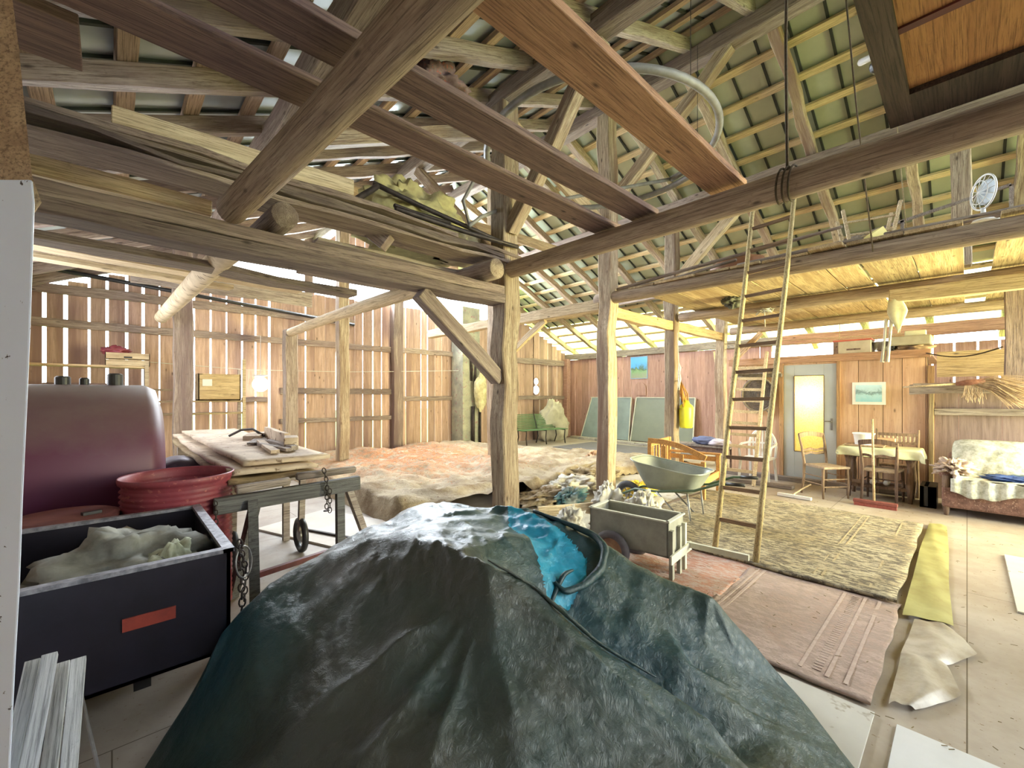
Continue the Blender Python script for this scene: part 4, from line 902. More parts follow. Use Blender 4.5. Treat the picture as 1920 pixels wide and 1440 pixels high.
wooden_chair('brown wooden chair with a curved top rail and wavy slats, left of the table', (7.82,1.46,0), math.radians(142), W_CH2, (.62,.67))
wooden_chair('dark wooden chair with its back to the viewer in front of the table', (8.02,.83,0), math.radians(-90-4), W_CHAIR, (.66,), .86)
t = thing('spindle_chair', 'chair with a turned spindle back half hidden behind the table', 'chair', (8.62,.72,0), math.radians(90))
for sx in (-1,1):
    obj('back_post', MB().tube([(sx*.23,0,0),(sx*.22,0,.5),(sx*.23,0,.86),(sx*.235,0,1.0)], [.02,.02,.018,.012], 8), W_CH2, t, smooth=True)
    obj('leg', MB().tube([(sx*.21,-.17,.45),(sx*.21,-.17,0)], .018, 8), W_CH2, t)
obj('seat', MB().box(-.23,.23,-.19,.01,.43,.46), W_CH2, t, bevel=.01)
obj('back_rail', MB().box(-.23,.23,-.012,.012,.90,.94), W_CH2, t); obj('back_rail', MB().box(-.23,.23,-.012,.012,.78,.81), W_CH2, t)
for k in range(9): obj('spindle', MB().lathe([(.007,.81),(.014,.835),(.009,.85),(.014,.875),(.007,.90)], (-.19+.0475*k,0,0), 8), W_PALE, t, smooth=True)
# table
t = thing('table', 'dark old table with heavy legs under the yellow cloth', 'table', (8.30,.88,0))
hx, hy = .26, .43
obj('tabletop', MB().box(-hx,hx,-hy,hy,.71,.74), W_CHAIR, t, bevel=.005)
for sx in (-1,1):
    for sy in (-1,1): obj('leg', MB().lathe([(.001,0),(.025,.0),(.03,.1),(.045,.3),(.03,.5),(.05,.6),(.05,.71),(.001,.71)], (sx*(hx-.05), sy*(hy-.09), 0), 12), W_CHAIR, t, smooth=True)
obj('apron', MB().box(-hx+.03,hx-.03,-hy+.05,hy-.05,.60,.71), W_CHAIR, t)
obj('lower_shelf', MB().box(-hx+.04,hx-.04,-hy+.08,hy-.08,.16,.20), W_CHAIR, t)
def cloth(cx, cy, hx, hy, z, drop, sd):
    mb = MB(); nx, ny = 44, 60
    def fn(u, v):
        x, y = (u*2-1)*(hx+drop), (v*2-1)*(hy+drop); ox, oy = max(0, abs(x)-hx), max(0, abs(y)-hy); d = max(ox, oy) if min(ox,oy) < 1e-4 else (ox+oy)*.9
        zz = z - min(d, drop*1.25) + .0; fl = .03*math.sin((x-y)*16+sd)*min(1, d/.1)
        xx = math.copysign(min(abs(x), hx)+ .012 + (.12*d if ox>0 else 0), x) if ox > 0 else x
        yy = math.copysign(min(abs(y), hy)+ .012 + (.12*d if oy>0 else 0), y) if oy > 0 else y
        return Vector((cx + xx + (fl if ox>0 else 0), cy + yy + (fl if oy>0 else 0), zz))
    return mb.grid(nx, ny, fn)
tag(obj('tablecloth', cloth(8.30,.88,.27,.44,.748,.13,1), speck('yellow_oilcloth', (.72,.72,.50), (.55,.58,.34), 6, .4, 0, .1), smooth=True, solid=.003), 'pale yellow oilcloth draped over the table', 'tablecloth')
tag(obj('bucket', MB().lathe([(.10,.0),(.125,.19),(.135,.195),(.135,.18),(.12,.17),(.095,.01),(.001,.01)], (8.22,1.06,.752), 32), M_WHITE, smooth=True), 'white plastic bucket standing on the table', 'bucket')
tag(obj('tray_board', MB().box(8.08,8.40,.82,1.27,.755,.775), W_CH2, bevel=.004), 'flat brown board on the left of the table top', 'board')
tag(obj('wooden_box', MB().box(8.34,8.50,.72,.92,.755,.87), W_PART, bevel=.004), 'small orange brown box on the table next to the bucket', 'box')
for k, (x, y, lab) in enumerate(((8.25,.95,'pale bottle lying under the table'),(8.28,.80,'second pale bottle lying under the table'))):
    tag(obj('bottle', MB().lathe([(.001,0),(.035,0),(.037,.02),(.037,.13),(.015,.17),(.013,.2),(.001,.2)], (x-.1, y, .235), 16, 'X'), M_WHITE, smooth=True), lab, 'bottle')
tag(obj('crate', MB().box(8.0,8.5,.28,.36,0,.28).box(8.0,8.04,.28,.44,0,.28).box(8.46,8.5,.28,.44,0,.28).box(8.0,8.5,.40,.44,0,.28).box(8,8.5,.28,.44,0,.02), M_BLACK), 'black crate on the floor between table and sofa', 'crate')
# broom, squeegee
t = thing('broom', 'push broom with a red brush leaning on the dark chair', 'broom', (0,0,0))
obj('handle', MB().tube([(7.52,.86,.06),(7.70,.90,1.18)], .014, 8), W_LOFT, t, smooth=True)
obj('brush_block', MB().box(7.47,7.55,.62,1.08,.045,.085), speck('red_block', (.26,.08,.06), (.18,.05,.04), 8, .7), t, bevel=.006)
obj('bristles', MB().box(7.475,7.545,.63,1.07,0,.045), speck('red_bristle', (.30,.08,.06), (.2,.05,.04), 40, .9), t)
t = thing('squeegee', 'white floor squeegee lying in front of the door', 'squeegee', (0,0,0))
obj('blade_bar', MB().bar((7.28,1.52,.03),(7.32,1.95,.03),.05,.04), M_WHITE, t); obj('handle', MB().tube([(7.32,1.75,.05),(7.6,1.7,.10),(7.72,1.62,.16)], .010, 8), W_PALE, t)
beam('threshold_board', (8.70,3.2,.04), (8.70,.4,.04), .16, .08, W_GREY, 'grey board lying along the foot of the partition', 'board', None, .004)
beam('floor_plank', (8.0,3.0,.03), (7.95,1.9,.03), .14, .05, W_GREY, 'grey plank on the floor under the plastic chair', 'plank', None, .004)
# white plastic chair, facing -X
t = thing('plastic_chair', 'white plastic garden chair seen through the ladder', 'chair', (8.25,2.50,0), math.radians(90))
def wh_(nm, mb, sm=False): return obj(nm, mb, M_WHITE, t, smooth=sm)
wh_('seat', MB().box(-.22,.22,-.20,.24,.40,.425))
mb = MB(); arc = [(-.20*math.cos(a)*1.08, -.23, .60 + .30*math.sin(a)) for a in [math.pi*k/14 for k in range(15)]]
mb.tube([(-.21,-.21,.42)] + arc + [(.21,-.21,.42)], .02, 8); wh_('back_frame', mb, True)
for k in range(7): x = -.165 + .055*k; wh_('back_slat', MB().bar((x*.8,-.215,.43),(x,-.235,.60+.30*math.sqrt(max(0,1-(x/.22)**2))), .028, .01))
wh_('back_rail', MB().bar((-.21,-.225,.66),(.21,-.225,.66),.012,.03))
for sx in (-1,1):
    wh_('leg', MB().bar((sx*.21,.22,.41),(sx*.235,.25,0),.035)); wh_('leg', MB().bar((sx*.19,-.2,.41),(sx*.21,-.27,0),.035))
    wh_('armrest', MB().tube([(sx*.22,-.22,.66),(sx*.26,0,.65),(sx*.25,.2,.62),(sx*.22,.22,.42)], .02, 8), True)
# honey wooden armchair frame, open slats
t = thing('armchair_frame', 'orange honey coloured wooden armchair frame without cushions', 'armchair', (6.40,2.98,0), math.radians(8))
def hp(nm, mb, **k): return obj(nm, mb, W_HONEY, t, bevel=.004, **k)
for (x, y, h) in ((-.42,-.40,.60),(-.42,.36,.84),(.42,-.40,.60),(.42,.36,.84)): hp('leg', MB().box(x-.028,x+.028,y-.028,y+.028,0,h-.02))
for x in (-.42,.42):
    hp('side_rail', MB().box(x-.015,x+.015,-.38,.34,.26,.34)); hp('arm_rail', MB().box(x-.018,x+.018,-.38,.34,.48,.55))
    hp('armrest', MB().box(x-.035,x+.035,-.44,.36,.58,.61)) if x > 0 else None
mb = MB(); A = [(-.44, .38 - .82*k/10, .83 - .20*(k/10)**1.0 + .06*math.sin(k/10*math.pi)) for k in range(11)]
for k in range(10): mb.bar(A[k], A[k+1], .03, .075)
hp('curved_arm', mb)
for yy in (.15,-.1): hp('side_slat', MB().box(-.43,-.41,yy-.03,yy+.03,.5,.76-.1*(yy<0)))
hp('front_rail', MB().box(-.4,.4,-.415,-.385,.24,.34)); hp('back_rail', MB().box(-.4,.4,.345,.375,.30,.38)); hp('back_rail', MB().box(-.4,.4,.345,.375,.74,.82))
for k in range(6): obj('seat_slat', MB().box(-.39,.39,-.35+.12*k,-.29+.12*k,.33,.35), W_PALE, t)
for k in range(6): hp('back_slat', MB().box(-.32+.125*k,-.28+.125*k,.35,.37,.38,.74))
# dark bench and pillow
t = thing('bench', 'low brown wooden bench against the red wall holding a folded pillow', 'bench', (9.1, 3.95, 0))
obj('seat', MB().box(-.2,.2,-.75,.9,.44,.48), W_GREY, t); obj('apron', MB().box(-.17,-.14,-.7,.85,.34,.44), W_PLANK, t)
for yy in (-.65,.8):
    for xx in (-.15,.15): obj('leg', MB().box(xx-.025,xx+.025,yy-.025,yy+.025,0,.44), W_PLANK, t)
tag(obj('pillow', lump((9.05,3.75,.56), (.14,.26,.09), 4, .25), speck('blue_pillow', (.16,.19,.34), (.08,.10,.20), 3, .9), smooth=True), 'dark blue folded pillow on the brown bench', 'pillow')
tag(obj('pillow', lump((9.0,3.45,.545), (.13,.22,.075), 6, .25), speck('lilac_pillow', (.60,.55,.62), (.5,.45,.52), 3, .9), smooth=True), 'pale lilac cloth beside the blue pillow on the bench', 'pillow')
# sofa facing -X
M_SOFA = speck('brown_upholstery', (.22,.12,.09), (.10,.05,.04), 14, .95, 0, .4, third=(.36,.24,.18))
m, nt, b = mat_base('lace_cover', .9); v = coords(nt); g = noi(nt, v, 12, 5, .7)
nt.links.new(ramp(nt, g, [(.38,(.30,.31,.25)),(.62,(.58,.60,.55))]), b.inputs['Base Color']); bump(nt, b, g, .5, .02); M_LACE = m
t = thing('sofa', 'old brown sofa under a pale lace cover at the right border', 'sofa', (8.08,-.62,0))
obj('base', MB().box(-.42,.40,-.84,.84,.10,.36), M_SOFA, t, bevel=.03)
obj('back', MB().box(.22,.42,-.82,.80,.30,.74), M_SOFA, t, bevel=.05)
obj('seat_cushion', MB().box(-.43,.26,-.80,-.01,.34,.47), M_SOFA, t, bevel=.05, seg=4); obj('seat_cushion', MB().box(-.43,.26,.01,.70,.34,.47), M_SOFA, t, bevel=.05, seg=4)
obj('armrest', MB().lathe([(.001,-.36),(.085,-.35),(.09,-.3),(.09,.3),(.001,.32)], (-.02,.78,.52), 20, 'X'), M_SOFA, t, smooth=True)
obj('arm_panel', MB().box(-.36,.36,.72,.84,.12,.52), M_SOFA, t, bevel=.02)
for (x, y) in ((-.38,.80),(-.38,-.8),(.36,.80),(.36,-.8)): obj('leg', MB().lathe([(.001,0),(.022,0),(.035,.12),(.03,.30),(.04,.5),(.001,.5)], (x,y,0), 12), W_CHAIR, t, smooth=True)
def pad(y0, y1, z0, z1, nm):
    mb = MB()
    def fn(u, v):
        a = (u*2-1); c_ = (v*2-1); k = (1-abs(a)**5)*(1-abs(c_)**5); y = (y0+y1)/2 + (y1-y0)/2*a*(1-.04*abs(c_)**4); z = (z0+z1)/2 + (z1-z0)/2*c_*(1-.10*abs(a)**6)
        return Vector((.20 + .10*c_ - .13*k + .012*noise.noise(Vector((y*9, z*9, 1))), y, z))
    mb.grid(26, 22, fn); return mb
obj('back_cushion', pad(.01,.74,.44,.90,''), M_LACE, t, smooth=True, solid=.05); obj('back_cushion', pad(-.80,-.03,.42,.86,''), M_LACE, t, smooth=True, solid=.05)
tag(obj('lace_cover', ribbon([Vector((8.28,.10-.12*k,.485)) for k in range(12)], [Vector((7.655,.12-.12*k,.475)) for k in range(12)], 60, 14, .008, 0, .02), M_LACE, smooth=True, solid=.006),
    'pale lace throw covering the sofa seat', 'throw')
lc = bpy.data.objects['lace_cover']
mb = MB()
def fr(u, v):
    y = .14 - 1.35*u; L = .13 + .09*math.sin(u*6.5+.3) ; return Vector((7.635 - .015*math.sin(u*60) - .02*v, y, .475 - L*v + .01*math.sin(u*40)))
obj('fringe', mb.grid(90, 8, fr), M_LACE, lc, smooth=True, solid=.004)
tag(obj('blanket', lump((7.92,.12,.575), (.30,.16,.10), 22, .6, 60, 30, sc=3), speck('pinkish_blanket', (.56,.46,.40), (.34,.26,.22), 12, .95, 0, .5), smooth=True), 'pinkish beige crocheted blanket heaped on the sofa arm', 'blanket')
tag(obj('garment', lump((7.85,-.38,.505), (.14,.28,.04), 31, .5, 50, 20, sc=3), speck('blue_cloth', (.06,.12,.36), (.03,.06,.2), 5, .9, 0, .3), smooth=True), 'dark blue garment lying on the sofa seat', 'garment')
tag(obj('garment', lump((8.0,-.62,.51), (.16,.22,.045), 37, .5, 50, 20, sc=3), speck('light_blue_cloth', (.30,.40,.48), (.2,.28,.34), 5, .9, 0, .3), smooth=True), 'light blue garment behind the dark blue one on the sofa', 'garment')

# ------------------------------------------------------------------ manger wall behind the sofa
W_MAN = wood('manger_boards', (.30,.22,.20), (.19,.13,.12), 'Z', var=.15, fg=.35)
mb = MB(); y = .33; rr = random.Random(8)
while y > -1.9: y2 = y - rr.uniform(.2,.42); mb.box(8.86,8.89,y2+.006,y,0,1.66); y = y2
struct(obj('wall_panel', mb, W_MAN), 'purple brown board wall of the manger behind the sofa')
tb('manger_rail', (8.82,.33,1.28), (8.82,-1.9,1.28), .06, .09, W_GREY, 'grey horizontal rail across the manger boards', 'rail')
tb('manger_shelf', (8.5,.52,1.66), (8.5,-1.9,1.66), .55, .05, W_GREY, 'wide grey shelf plank above the sofa', 'shelf', None, .008)
tb('manger_shelf', (8.26,.56,1.60), (8.26,-1.9,1.60), .08, .14, W_GREY, 'rough front board under the manger shelf', 'board', None, .012)
tb('manger_post', (8.80,.36,0), (8.80,.36,1.62), .07, .05, W_LOFT, 'upright strip at the left end of the manger', 'post', None, .004)
t = thing('besom', 'straw besom broom with a reddish binding lying on the manger shelf edge', 'broom', (0,0,0))
obj('handle', MB().tube([(8.12,.62,1.625),(8.12,.05,1.665)], .012, 8), W_PALE, t, smooth=True)
obj('binding', MB().tube([(8.12,.10,1.66),(8.11,.0,1.675),(8.11,-.16,1.68)], [.025,.04,.045], 12), speck('red_binding', (.26,.12,.08), (.15,.06,.04), 20, .9), t, smooth=True)
mb = MB(); rr = random.Random(6)
for _ in range(260):
    a, q = rr.uniform(0, 6.28), rr.uniform(.2, 1); e = Vector((8.08 + .05*q*math.cos(a), -.35 - .25*rr.random(), 1.68 - .28*rr.random()**.7 + .08*math.sin(a)))
    s0 = Vector((8.11+.03*math.cos(a), -.02 - .1*rr.random(), 1.67+.03*math.sin(a))); mid = s0.lerp(e,.5)+Vector((-.02,0,.05)); mb.tube([s0, mid, e], .0022, 3)
for _ in range(60):
    s0 = Vector((8.09, .02-.16*rr.random(), 1.64)); e = s0 + Vector((-.02, .04*rr.uniform(-1,1), -.10-.14*rr.random())); mb.tube([s0, e], .0022, 3)
obj('straw', mb, speck('dry_straw', (.50,.38,.26), (.32,.22,.15), 20, .9), t)
tag(obj('slit_board', MB().box(9.6,9.64,-1.9,.33,1.8,2.2), wood('slit_board_wood', (.40,.30,.17), (.26,.18,.10), 'Y')), 'yellow brown board behind the manger shelf', 'board')
tag(obj('power_cable', MB().tube([(8.83-.045*k,.42-.082*k,2.14-.09*math.sin(k/9*math.pi)) for k in range(10)], .010, 6), M_DROPE, smooth=True), 'dark cable sagging above the manger shelf', 'cable')

# ------------------------------------------------------------------ wall items
def framed(name, lab, X, y0, y1, z0, z1, bw, colb, fn, cat='picture'):
    t = thing(name, lab, cat, (X, 0, 0)); mb = MB().box(-.012, 0, y0, y1, z0, z1); obj('border', mb, colb, t)
    obj('print', MB().box(-.015, -.012, y0+bw, y1-bw, z0+bw, z1-bw), fn, t); return t
def scene_mat(name, top, bot, mid, zm, sp, sc):
    m, nt, b = mat_base(name, .3); v = coords(nt); s = N(nt, 'ShaderNodeSeparateXYZ'); nt.links.new(v, s.inputs[0])
    n = noi(nt, v, sc, 5, .7, .5); a = N(nt, 'ShaderNodeMath', operation='MULTIPLY_ADD'); nt.links.new(n, a.inputs[0]); a.inputs[1].default_value = sp; nt.links.new(s.outputs[2], a.inputs[2])
    mr = N(nt, 'ShaderNodeMapRange'); mr.inputs[1].default_value = zm[0]; mr.inputs[2].default_value = zm[1]; nt.links.new(a.outputs[0], mr.inputs[0])
    c = ramp(nt, mr.outputs[0], [(.0, bot), (.38, mid), (.5, tuple(x*.4 for x in mid)), (.62, tuple(x*.8 for x in top)), (1, top)]); nt.links.new(c, b.inputs['Base Color']); return m
framed('poster', 'small pale blue seascape print with a white border beside the door', 8.845, .87, 1.285, 1.36, 1.72, .045, M_WHITE, scene_mat('sea_print', (.55,.78,.88), (.25,.55,.68), (.42,.66,.74), (1.5,1.85), .25, 9))
framed('poster', 'blue mountain landscape poster high on the far red wall', 12.09, 6.76, 7.35, 2.02, 2.72, .02, speck('poster_edge', (.3,.5,.7), (.2,.3,.4), 3, .5), scene_mat('mountain_print', (.10,.42,.85), (.30,.28,.24), (.20,.34,.16), (2.2,2.95), .45, 5))
t = thing('snow_shovel', 'brownish round topped shovel blade hung on the far red wall', 'shovel', (12.08, 0, 0))
obj('blade', MB().prism([(0, 7.0+.19*math.cos(a), 1.72+.19*math.sin(a)) for a in [math.pi*k/12 for k in range(13)]] + [(0,6.81,1.50),(0,7.19,1.50)], (-.015,0,0)), W_RED, t)
M_PANEL = speck('grey_green_panel', (.21,.235,.18), (.18,.20,.155), 2, .5, 0, 0)
for (ya, yb_, lab, mt) in ((9.15,7.28,'grey panel with a shiny bluish left part leaning on the far wall',speck('bluish_panel',(.28,.35,.34),(.22,.28,.27),2,.4,0,0)), (7.22,5.25,'second grey green panel leaning on the far wall behind the third post',M_PANEL)):
    t = thing('leaning_panel', lab, 'panel', (0,0,0)); mb = MB()
    mb.prism([(11.86,ya,.085),(11.86,yb_,.085),(12.02,yb_-.0,1.42),(12.02,ya-.35 if ya>9 else ya-.12,1.42)], (.03,0,.01)); obj('sheet', mb, mt, t)
    mb = MB().bar((11.85,yb_,.06),(12.01,yb_,1.43),.02,.03).bar((12.01,yb_,1.43),(12.01,ya-.3 if ya>9 else ya-.12,1.43),.02,.025).bar((11.85,ya,.06),(12.01,ya-.35 if ya>9 else ya-.12,1.43),.02,.03)
    obj('pale_edge', mb, M_CRIM, t)
beam('floor_sill', (11.84,9.5,.04), (11.35,4.2,.04), .25, .08, M_CONC, 'pale concrete kerb along the far wall under the panels', 'kerb', None, .003)
tag(obj('mat', MB().box(9.3,11.2,4.6,8.2,.002,.014), speck('dark_grey_mat', (.16,.15,.16), (.13,.12,.13), 3, .9, 0, 0)), 'dark grey mat on the floor before the leaning panels', 'mat')
# green bench
M_GRB = speck('green_bench_paint', (.13,.25,.12), (.08,.17,.07), 6, .5, 0, 0)
t = thing('garden_bench', 'green slatted garden bench in the far corner', 'bench', (9.75, 9.05, 0), math.radians(180-12))
for k in range(9): obj('back_slat', MB().box(-.85,.85,-.30-.018*k,-.285-.018*k,.47+.05*k,.50+.05*k), M_GRB, t)
for k in range(7): obj('seat_slat', MB().box(-.85,.85,-.26+.075*k,-.215+.075*k,.43,.45), M_GRB, t)
for x in (-.72,.0,.72): obj('iron_leg', MB().tube([(x,.26,.0),(x,.22,.2),(x,.25,.42),(x,-.26,.42),(x,-.45,.93)], .018, 8).tube([(x,-.3,.0),(x,-.2,.22),(x,-.24,.42)], .018, 8), M_DARKST, t, smooth=True)
tag(obj('covered_object', lump((10.75,9.45,.55), (.62,.3,.72), 14, .28, 50, 30, flat=.0, sc=1.6), speck('beige_cover', (.56,.53,.42), (.42,.39,.30), 3, .9, 0, .3), smooth=True), 'beige sheet draped over a bulky object behind the green bench', 'cover')
# concrete pier with hanging bag
t = thing('concrete_pier', 'mottled grey green concrete pier standing before the slatted wall', 'pier', (7.30, 9.68, 0))
obj('pier', MB().box(-.30,.30,-.25,.30,0,3.95), speck('mossy_concrete', (.46,.46,.34), (.26,.27,.22), 3, .9, 0, .4, third=(.34,.2,.2)), t, bevel=.02)
tag(obj('hanging_sack', lump((7.46,9.24,1.58), (.20,.13,.50), 21, .22, 40, 40, sc=2), speck('yellow_white_sack', (.66,.62,.38), (.40,.36,.20), 6, .9, 0, .4), smooth=True), 'grimy yellowish sack hanging on the concrete pier', 'sack')
for k, (P, r_, lab) in enumerate((([(7.34,9.34,1.75),(7.34,9.30,2.35),(7.47,9.28,2.45),(7.56,9.28,2.35),(7.52,9.26,2.1)], .035, 'bent dark hook above the sack on the concrete pier'),
        ([(7.30,9.36,1.2),(7.30,9.36,.05)], .05, 'thick dark pipe below the sack on the concrete pier'), ([(7.56,9.38,1.2),(7.56,9.38,.05)], .035, 'thinner dark pipe at the right edge of the concrete pier'), ([(7.24,9.38,3.0),(7.26,9.38,1.9)], .03, 'straight dark rod high on the concrete pier'))):
    tag(obj('pipe', MB().tube(P, r_, 8), M_DARKST, smooth=True), lab, 'pipe')
# yellow sprayer on post 3
t = thing('canister', 'yellow canister with straps hung on the third post', 'canister', (7.56, 3.595, .92))
M_YEL = speck('yellow_plastic', (.85,.85,.06), (.7,.68,.04), 5, .4, 0, 0)
obj('canister_body', MB().lathe([(.001,-.01),(.10,0),(.115,.03),(.125,.36),(.11,.40),(.06,.44),(.04,.50),(.001,.50)], (.02,-.12,0), 28), M_YEL, t, smooth=True)
for k, (dx, dy) in enumerate(((-.10,.0),(.0,-.05),(.10,.02),(.04,.04))):
    obj('strap', MB().tube([(.02+dx*1.1,-.12+dy,.30),(.0+dx*.8,-.10+dy,.62),(-.02,-.03,.86),(-.02+dx*.6,-.06,.60),(dx*.9+.05,-.12,.36)], .012, 6), speck('orange_strap', (.52,.26,.06), (.35,.16,.04), 9, .8), t, smooth=True)
obj('cord_loop', MB().torus((-.10,-.06,.60), .17, .008, (.3,-1,0), 28, 6, 1.5), M_DROPE, t, smooth=True)
tag(obj('knotted_rope', MB().tube([(7.34,3.52,2.62),(7.33,3.5,2.1),(7.36,3.49,2.0),(7.31,3.48,1.9),(7.36,3.49,1.8),(7.32,3.49,1.68),(7.34,3.5,1.6)], [.006,.006,.025,.022,.028,.02,.015], 7), speck('white_rope', (.66,.62,.54), (.5,.46,.38), 30, .9), smooth=True), 'white knotted rope hanging beside the third post', 'rope')
tag(obj('measuring_rod', MB().bar((12.05,4.75,2.7),(11.8,4.35,.5),.04,.03), W_PALE), 'long pale rod leaning on the red wall beside the fourth post', 'rod')
# basket on the partition behind the ladder
t = thing('oval_basket', 'dark round wicker basket hung on the partition behind the ladder', 'basket', (8.80, 2.66, 1.52))
mb = MB()
for k in range(14): mb.torus((-.01-.012*abs(7-k)/7,0,0), .02+.018*k, .009, (1,0,0), 36, 6, 1.15)
obj('weave', mb, speck('dark_wicker', (.16,.13,.11), (.07,.055,.05), 25, .8), t, smooth=True); obj('rim', MB().torus((-.03,0,0), .275, .018, (1,0,0), 40, 8, 1.12), speck('wicker_rim', (.25,.2,.16), (.12,.1,.08), 25, .8), t, smooth=True)
tag(obj('wall_shelf', MB().box(8.62,8.85,2.30,3.05,1.90,1.93).box(8.78,8.84,2.28,3.08,1.84,1.90), W_GREY), 'narrow grey shelf on the partition above the round basket', 'shelf')
tag(obj('sickle', MB().torus((8.79,2.66,1.18), .17, .012, (1,0,0), 20, 6, .45, .5), M_STEEL, smooth=True), 'curved metal tool hanging under the round basket', 'tool')
# things on the partition top
M_CARD = speck('carton_board', (.56,.50,.40), (.44,.38,.29), 4, .8, 0, .05)
t = thing('carton', 'grey carton with a red top edge on the partition roof', 'box', (9.0, 1.28, 2.20)); obj('carton_body', MB().box(-.16,.2,-.23,.25,0,.20), M_CARD, t, bevel=.004)
obj('red_lid', MB().box(-.165,.205,-.24,.26,.20,.225), speck('red_carton', (.55,.12,.08), (.42,.08,.06), 6, .7), t); obj('dark_flap', MB().box(-.165,-.16,.19,.26,0,.20), W_PLANK, t)
obj('printed_word', MB().box(-.164,-.16,-.10,.08,.05,.075), W_PLANK, t)
tag(obj('cooking_pot', MB().lathe([(.001,0),(.09,0),(.11,.03),(.12,.15),(.13,.155),(.125,.165),(.10,.16),(.10,.02),(.001,.02)], (9.0,.93,2.20), 28), M_STEEL, smooth=True), 'shiny metal cooking pot between the carton and the grey case', 'pot')
tag(obj('flat_case', MB().box(8.86,9.3,.36,.84,2.28,2.42), speck('grey_case', (.40,.37,.30), (.3,.27,.2), 4, .8), bevel=.02), 'flat grey brown case stacked on bundles at the partition corner', 'case')
tag(obj('rolled_bundle', lump((9.05,.58,2.24), (.16,.24,.06), 41, .4), speck('brown_bundle', (.36,.25,.16), (.2,.13,.08), 10, .9, 0, .3), smooth=True), 'brown bundle squeezed under the grey case', 'bundle')
tag(obj('white_packet', MB().box(8.92,9.05,.42,.66,2.42,2.50), speck('white_packet', (.62,.62,.46), (.5,.5,.38), 5, .8), bevel=.01), 'small white packet on top of the grey case', 'packet')
tag(obj('shoe', lump((8.95,.80,2.28), (.05,.03,.09), 44, .3), M_BLACK, smooth=True), 'dark slim object standing left of the grey case', 'shoe')
# rags, strings
t = thing('hanging_rag', 'pale rag tied to the square loft beam hanging down', 'rag', (7.26,.64,2.74)); mb = MB()
def fn(u, v):
    a = u*2*math.pi; r_ = (.035 + .04*math.sin(v*math.pi)*(1+.35*math.sin(a*3)))*(1-.8*max(0,v-.45)*1.8); return Vector((r_*math.cos(a)*.5, r_*math.sin(a)*1.25-.05*v, .04-.46*v+.02*math.sin(a*2)))
mb.grid(28, 20, fn); obj('rag_body', mb, speck('pale_rag', (.60,.58,.42), (.44,.42,.28), 7, .95, 0, .4), t, smooth=True, solid=.003)
for dy in (.05,-.0): obj('rag_tail', MB().tube([(0,dy+.02,-.25),(.01,dy+.04,-.55),(0,dy+.06,-.80)], [.02,.014,.022], 6), M_CLOTHW, t, smooth=True)
t = thing('twine_bundle', 'tangle of pale twine and rag tied to the middle loft log', 'twine', (7.42,2.16,2.86)); mb = MB(); rr = random.Random(9)
for _ in range(16):
    a = rr.uniform(0,6.28); mb.tube([(0,0,0),(.06*math.cos(a),.14*math.sin(a),-.04*rr.random()),(.05*math.cos(a+1),.12*math.sin(a+1),-.10*rr.random()),(.02,.02,-.02)], .006, 5)
mb.tube([(0,0,0),(0,-.01,-.28)], .006, 5); obj('twine', mb, M_CLOTHW, t, smooth=True)
tag(obj('dark_rag', lump((6.9,2.45,2.93), (.16,.12,.08), 51, .6), speck('black_rag', (.12,.12,.09), (.05,.05,.04), 8, .9), smooth=True), 'dark and white rag wedged under the loft planks behind the ladder', 'rag')
for k, (a, b_, lab, mt, rd) in enumerate((((3.33,.83,4.75),(3.33,.83,3.0),'dark rope dropping from the roof to the first round log',M_DROPE,.010), ((3.55,.60,4.85),(5.35,.62,2.9),'thin rope hanging from the roof down to the second round log',M_DROPE,.006),
        ((9.77,1.6,2.85),(9.77,1.6,2.2),'thin yellow string hanging above the partition',M_ROPE,.006), ((9.72,3.60,2.62),(11.46,.6,2.72),'yellow line stretched above the partition',M_ROPE,.006), ((9.72,3.60,2.50),(11.46,.8,2.70),'second yellow line stretched above the partition',M_ROPE,.006),
        ((4.9,.45,4.7),(5.6,.4,3.1),'faint thin cord hanging behind the first round log',M_ROPE,.004))):
    tag(obj('rope', MB().tube([a, Vector(a).lerp(Vector(b_),.5)+Vector((0,.01,0)), b_], rd, 6), mt, smooth=True), lab, 'rope')
mb = MB()
for dy in (0,.035,.07): mb.torus((3.345,.80+dy,2.945), .112, .007, (0,1,.15), 24, 6)
tag(obj('rope_lashing', mb, M_DROPE, smooth=True), 'rope lashed around the first round log', 'rope')
# panelled shutter lying on the log, upper right
t = thing('panelled_shutter', 'orange panelled hardboard hatch in a dark frame, top right corner', 'shutter', (0,0,0))
xa, xb, ya, yb_ = 1.15, 3.25, -1.4, .30; z = 3.06
mb = MB().box(xa,xb,yb_-.10,yb_,z-.02,z+.06).box(xa,xb,ya,ya+.1,z-.02,z+.06).box(xb-.30,xb,ya+.1,yb_-.1,z-.02,z+.06).box(xa,xa+.1,ya+.1,yb_-.1,z-.02,z+.06)
obj('dark_frame', mb, wood('dark_brown_frame', (.10,.065,.045), (.05,.03,.02), 'X', knots=False), t)
obj('panel', MB().box(xa+.1,xb-.30,ya+.1,yb_-.1,z+.01,z+.025), wood('orange_hardboard', (.50,.24,.08), (.38,.16,.05), 'X', knots=False, var=.05), t)
M_LINE = speck('maroon_strip', (.13,.03,.02), (.08,.02,.015), 5, .6)
obj('strip', MB().box(2.42,2.46,ya+.1,yb_-.1,z,z+.012), M_LINE, t); obj('strip', MB().box(xa+.1,xb-.3,-.35,-.335,z,z+.012), M_LINE, t)
t = thing('tube_lamp', 'short white tube lamp with a dark socket beside the hatch', 'lamp', (0,0,0))
a_, b_ = pf(1614,117,2.95), pf(1652,98,2.75); obj('tube', MB().tube([a_, b_], .022, 10), M_WHITE, t, smooth=True); c_ = pf(1648,122,2.85)
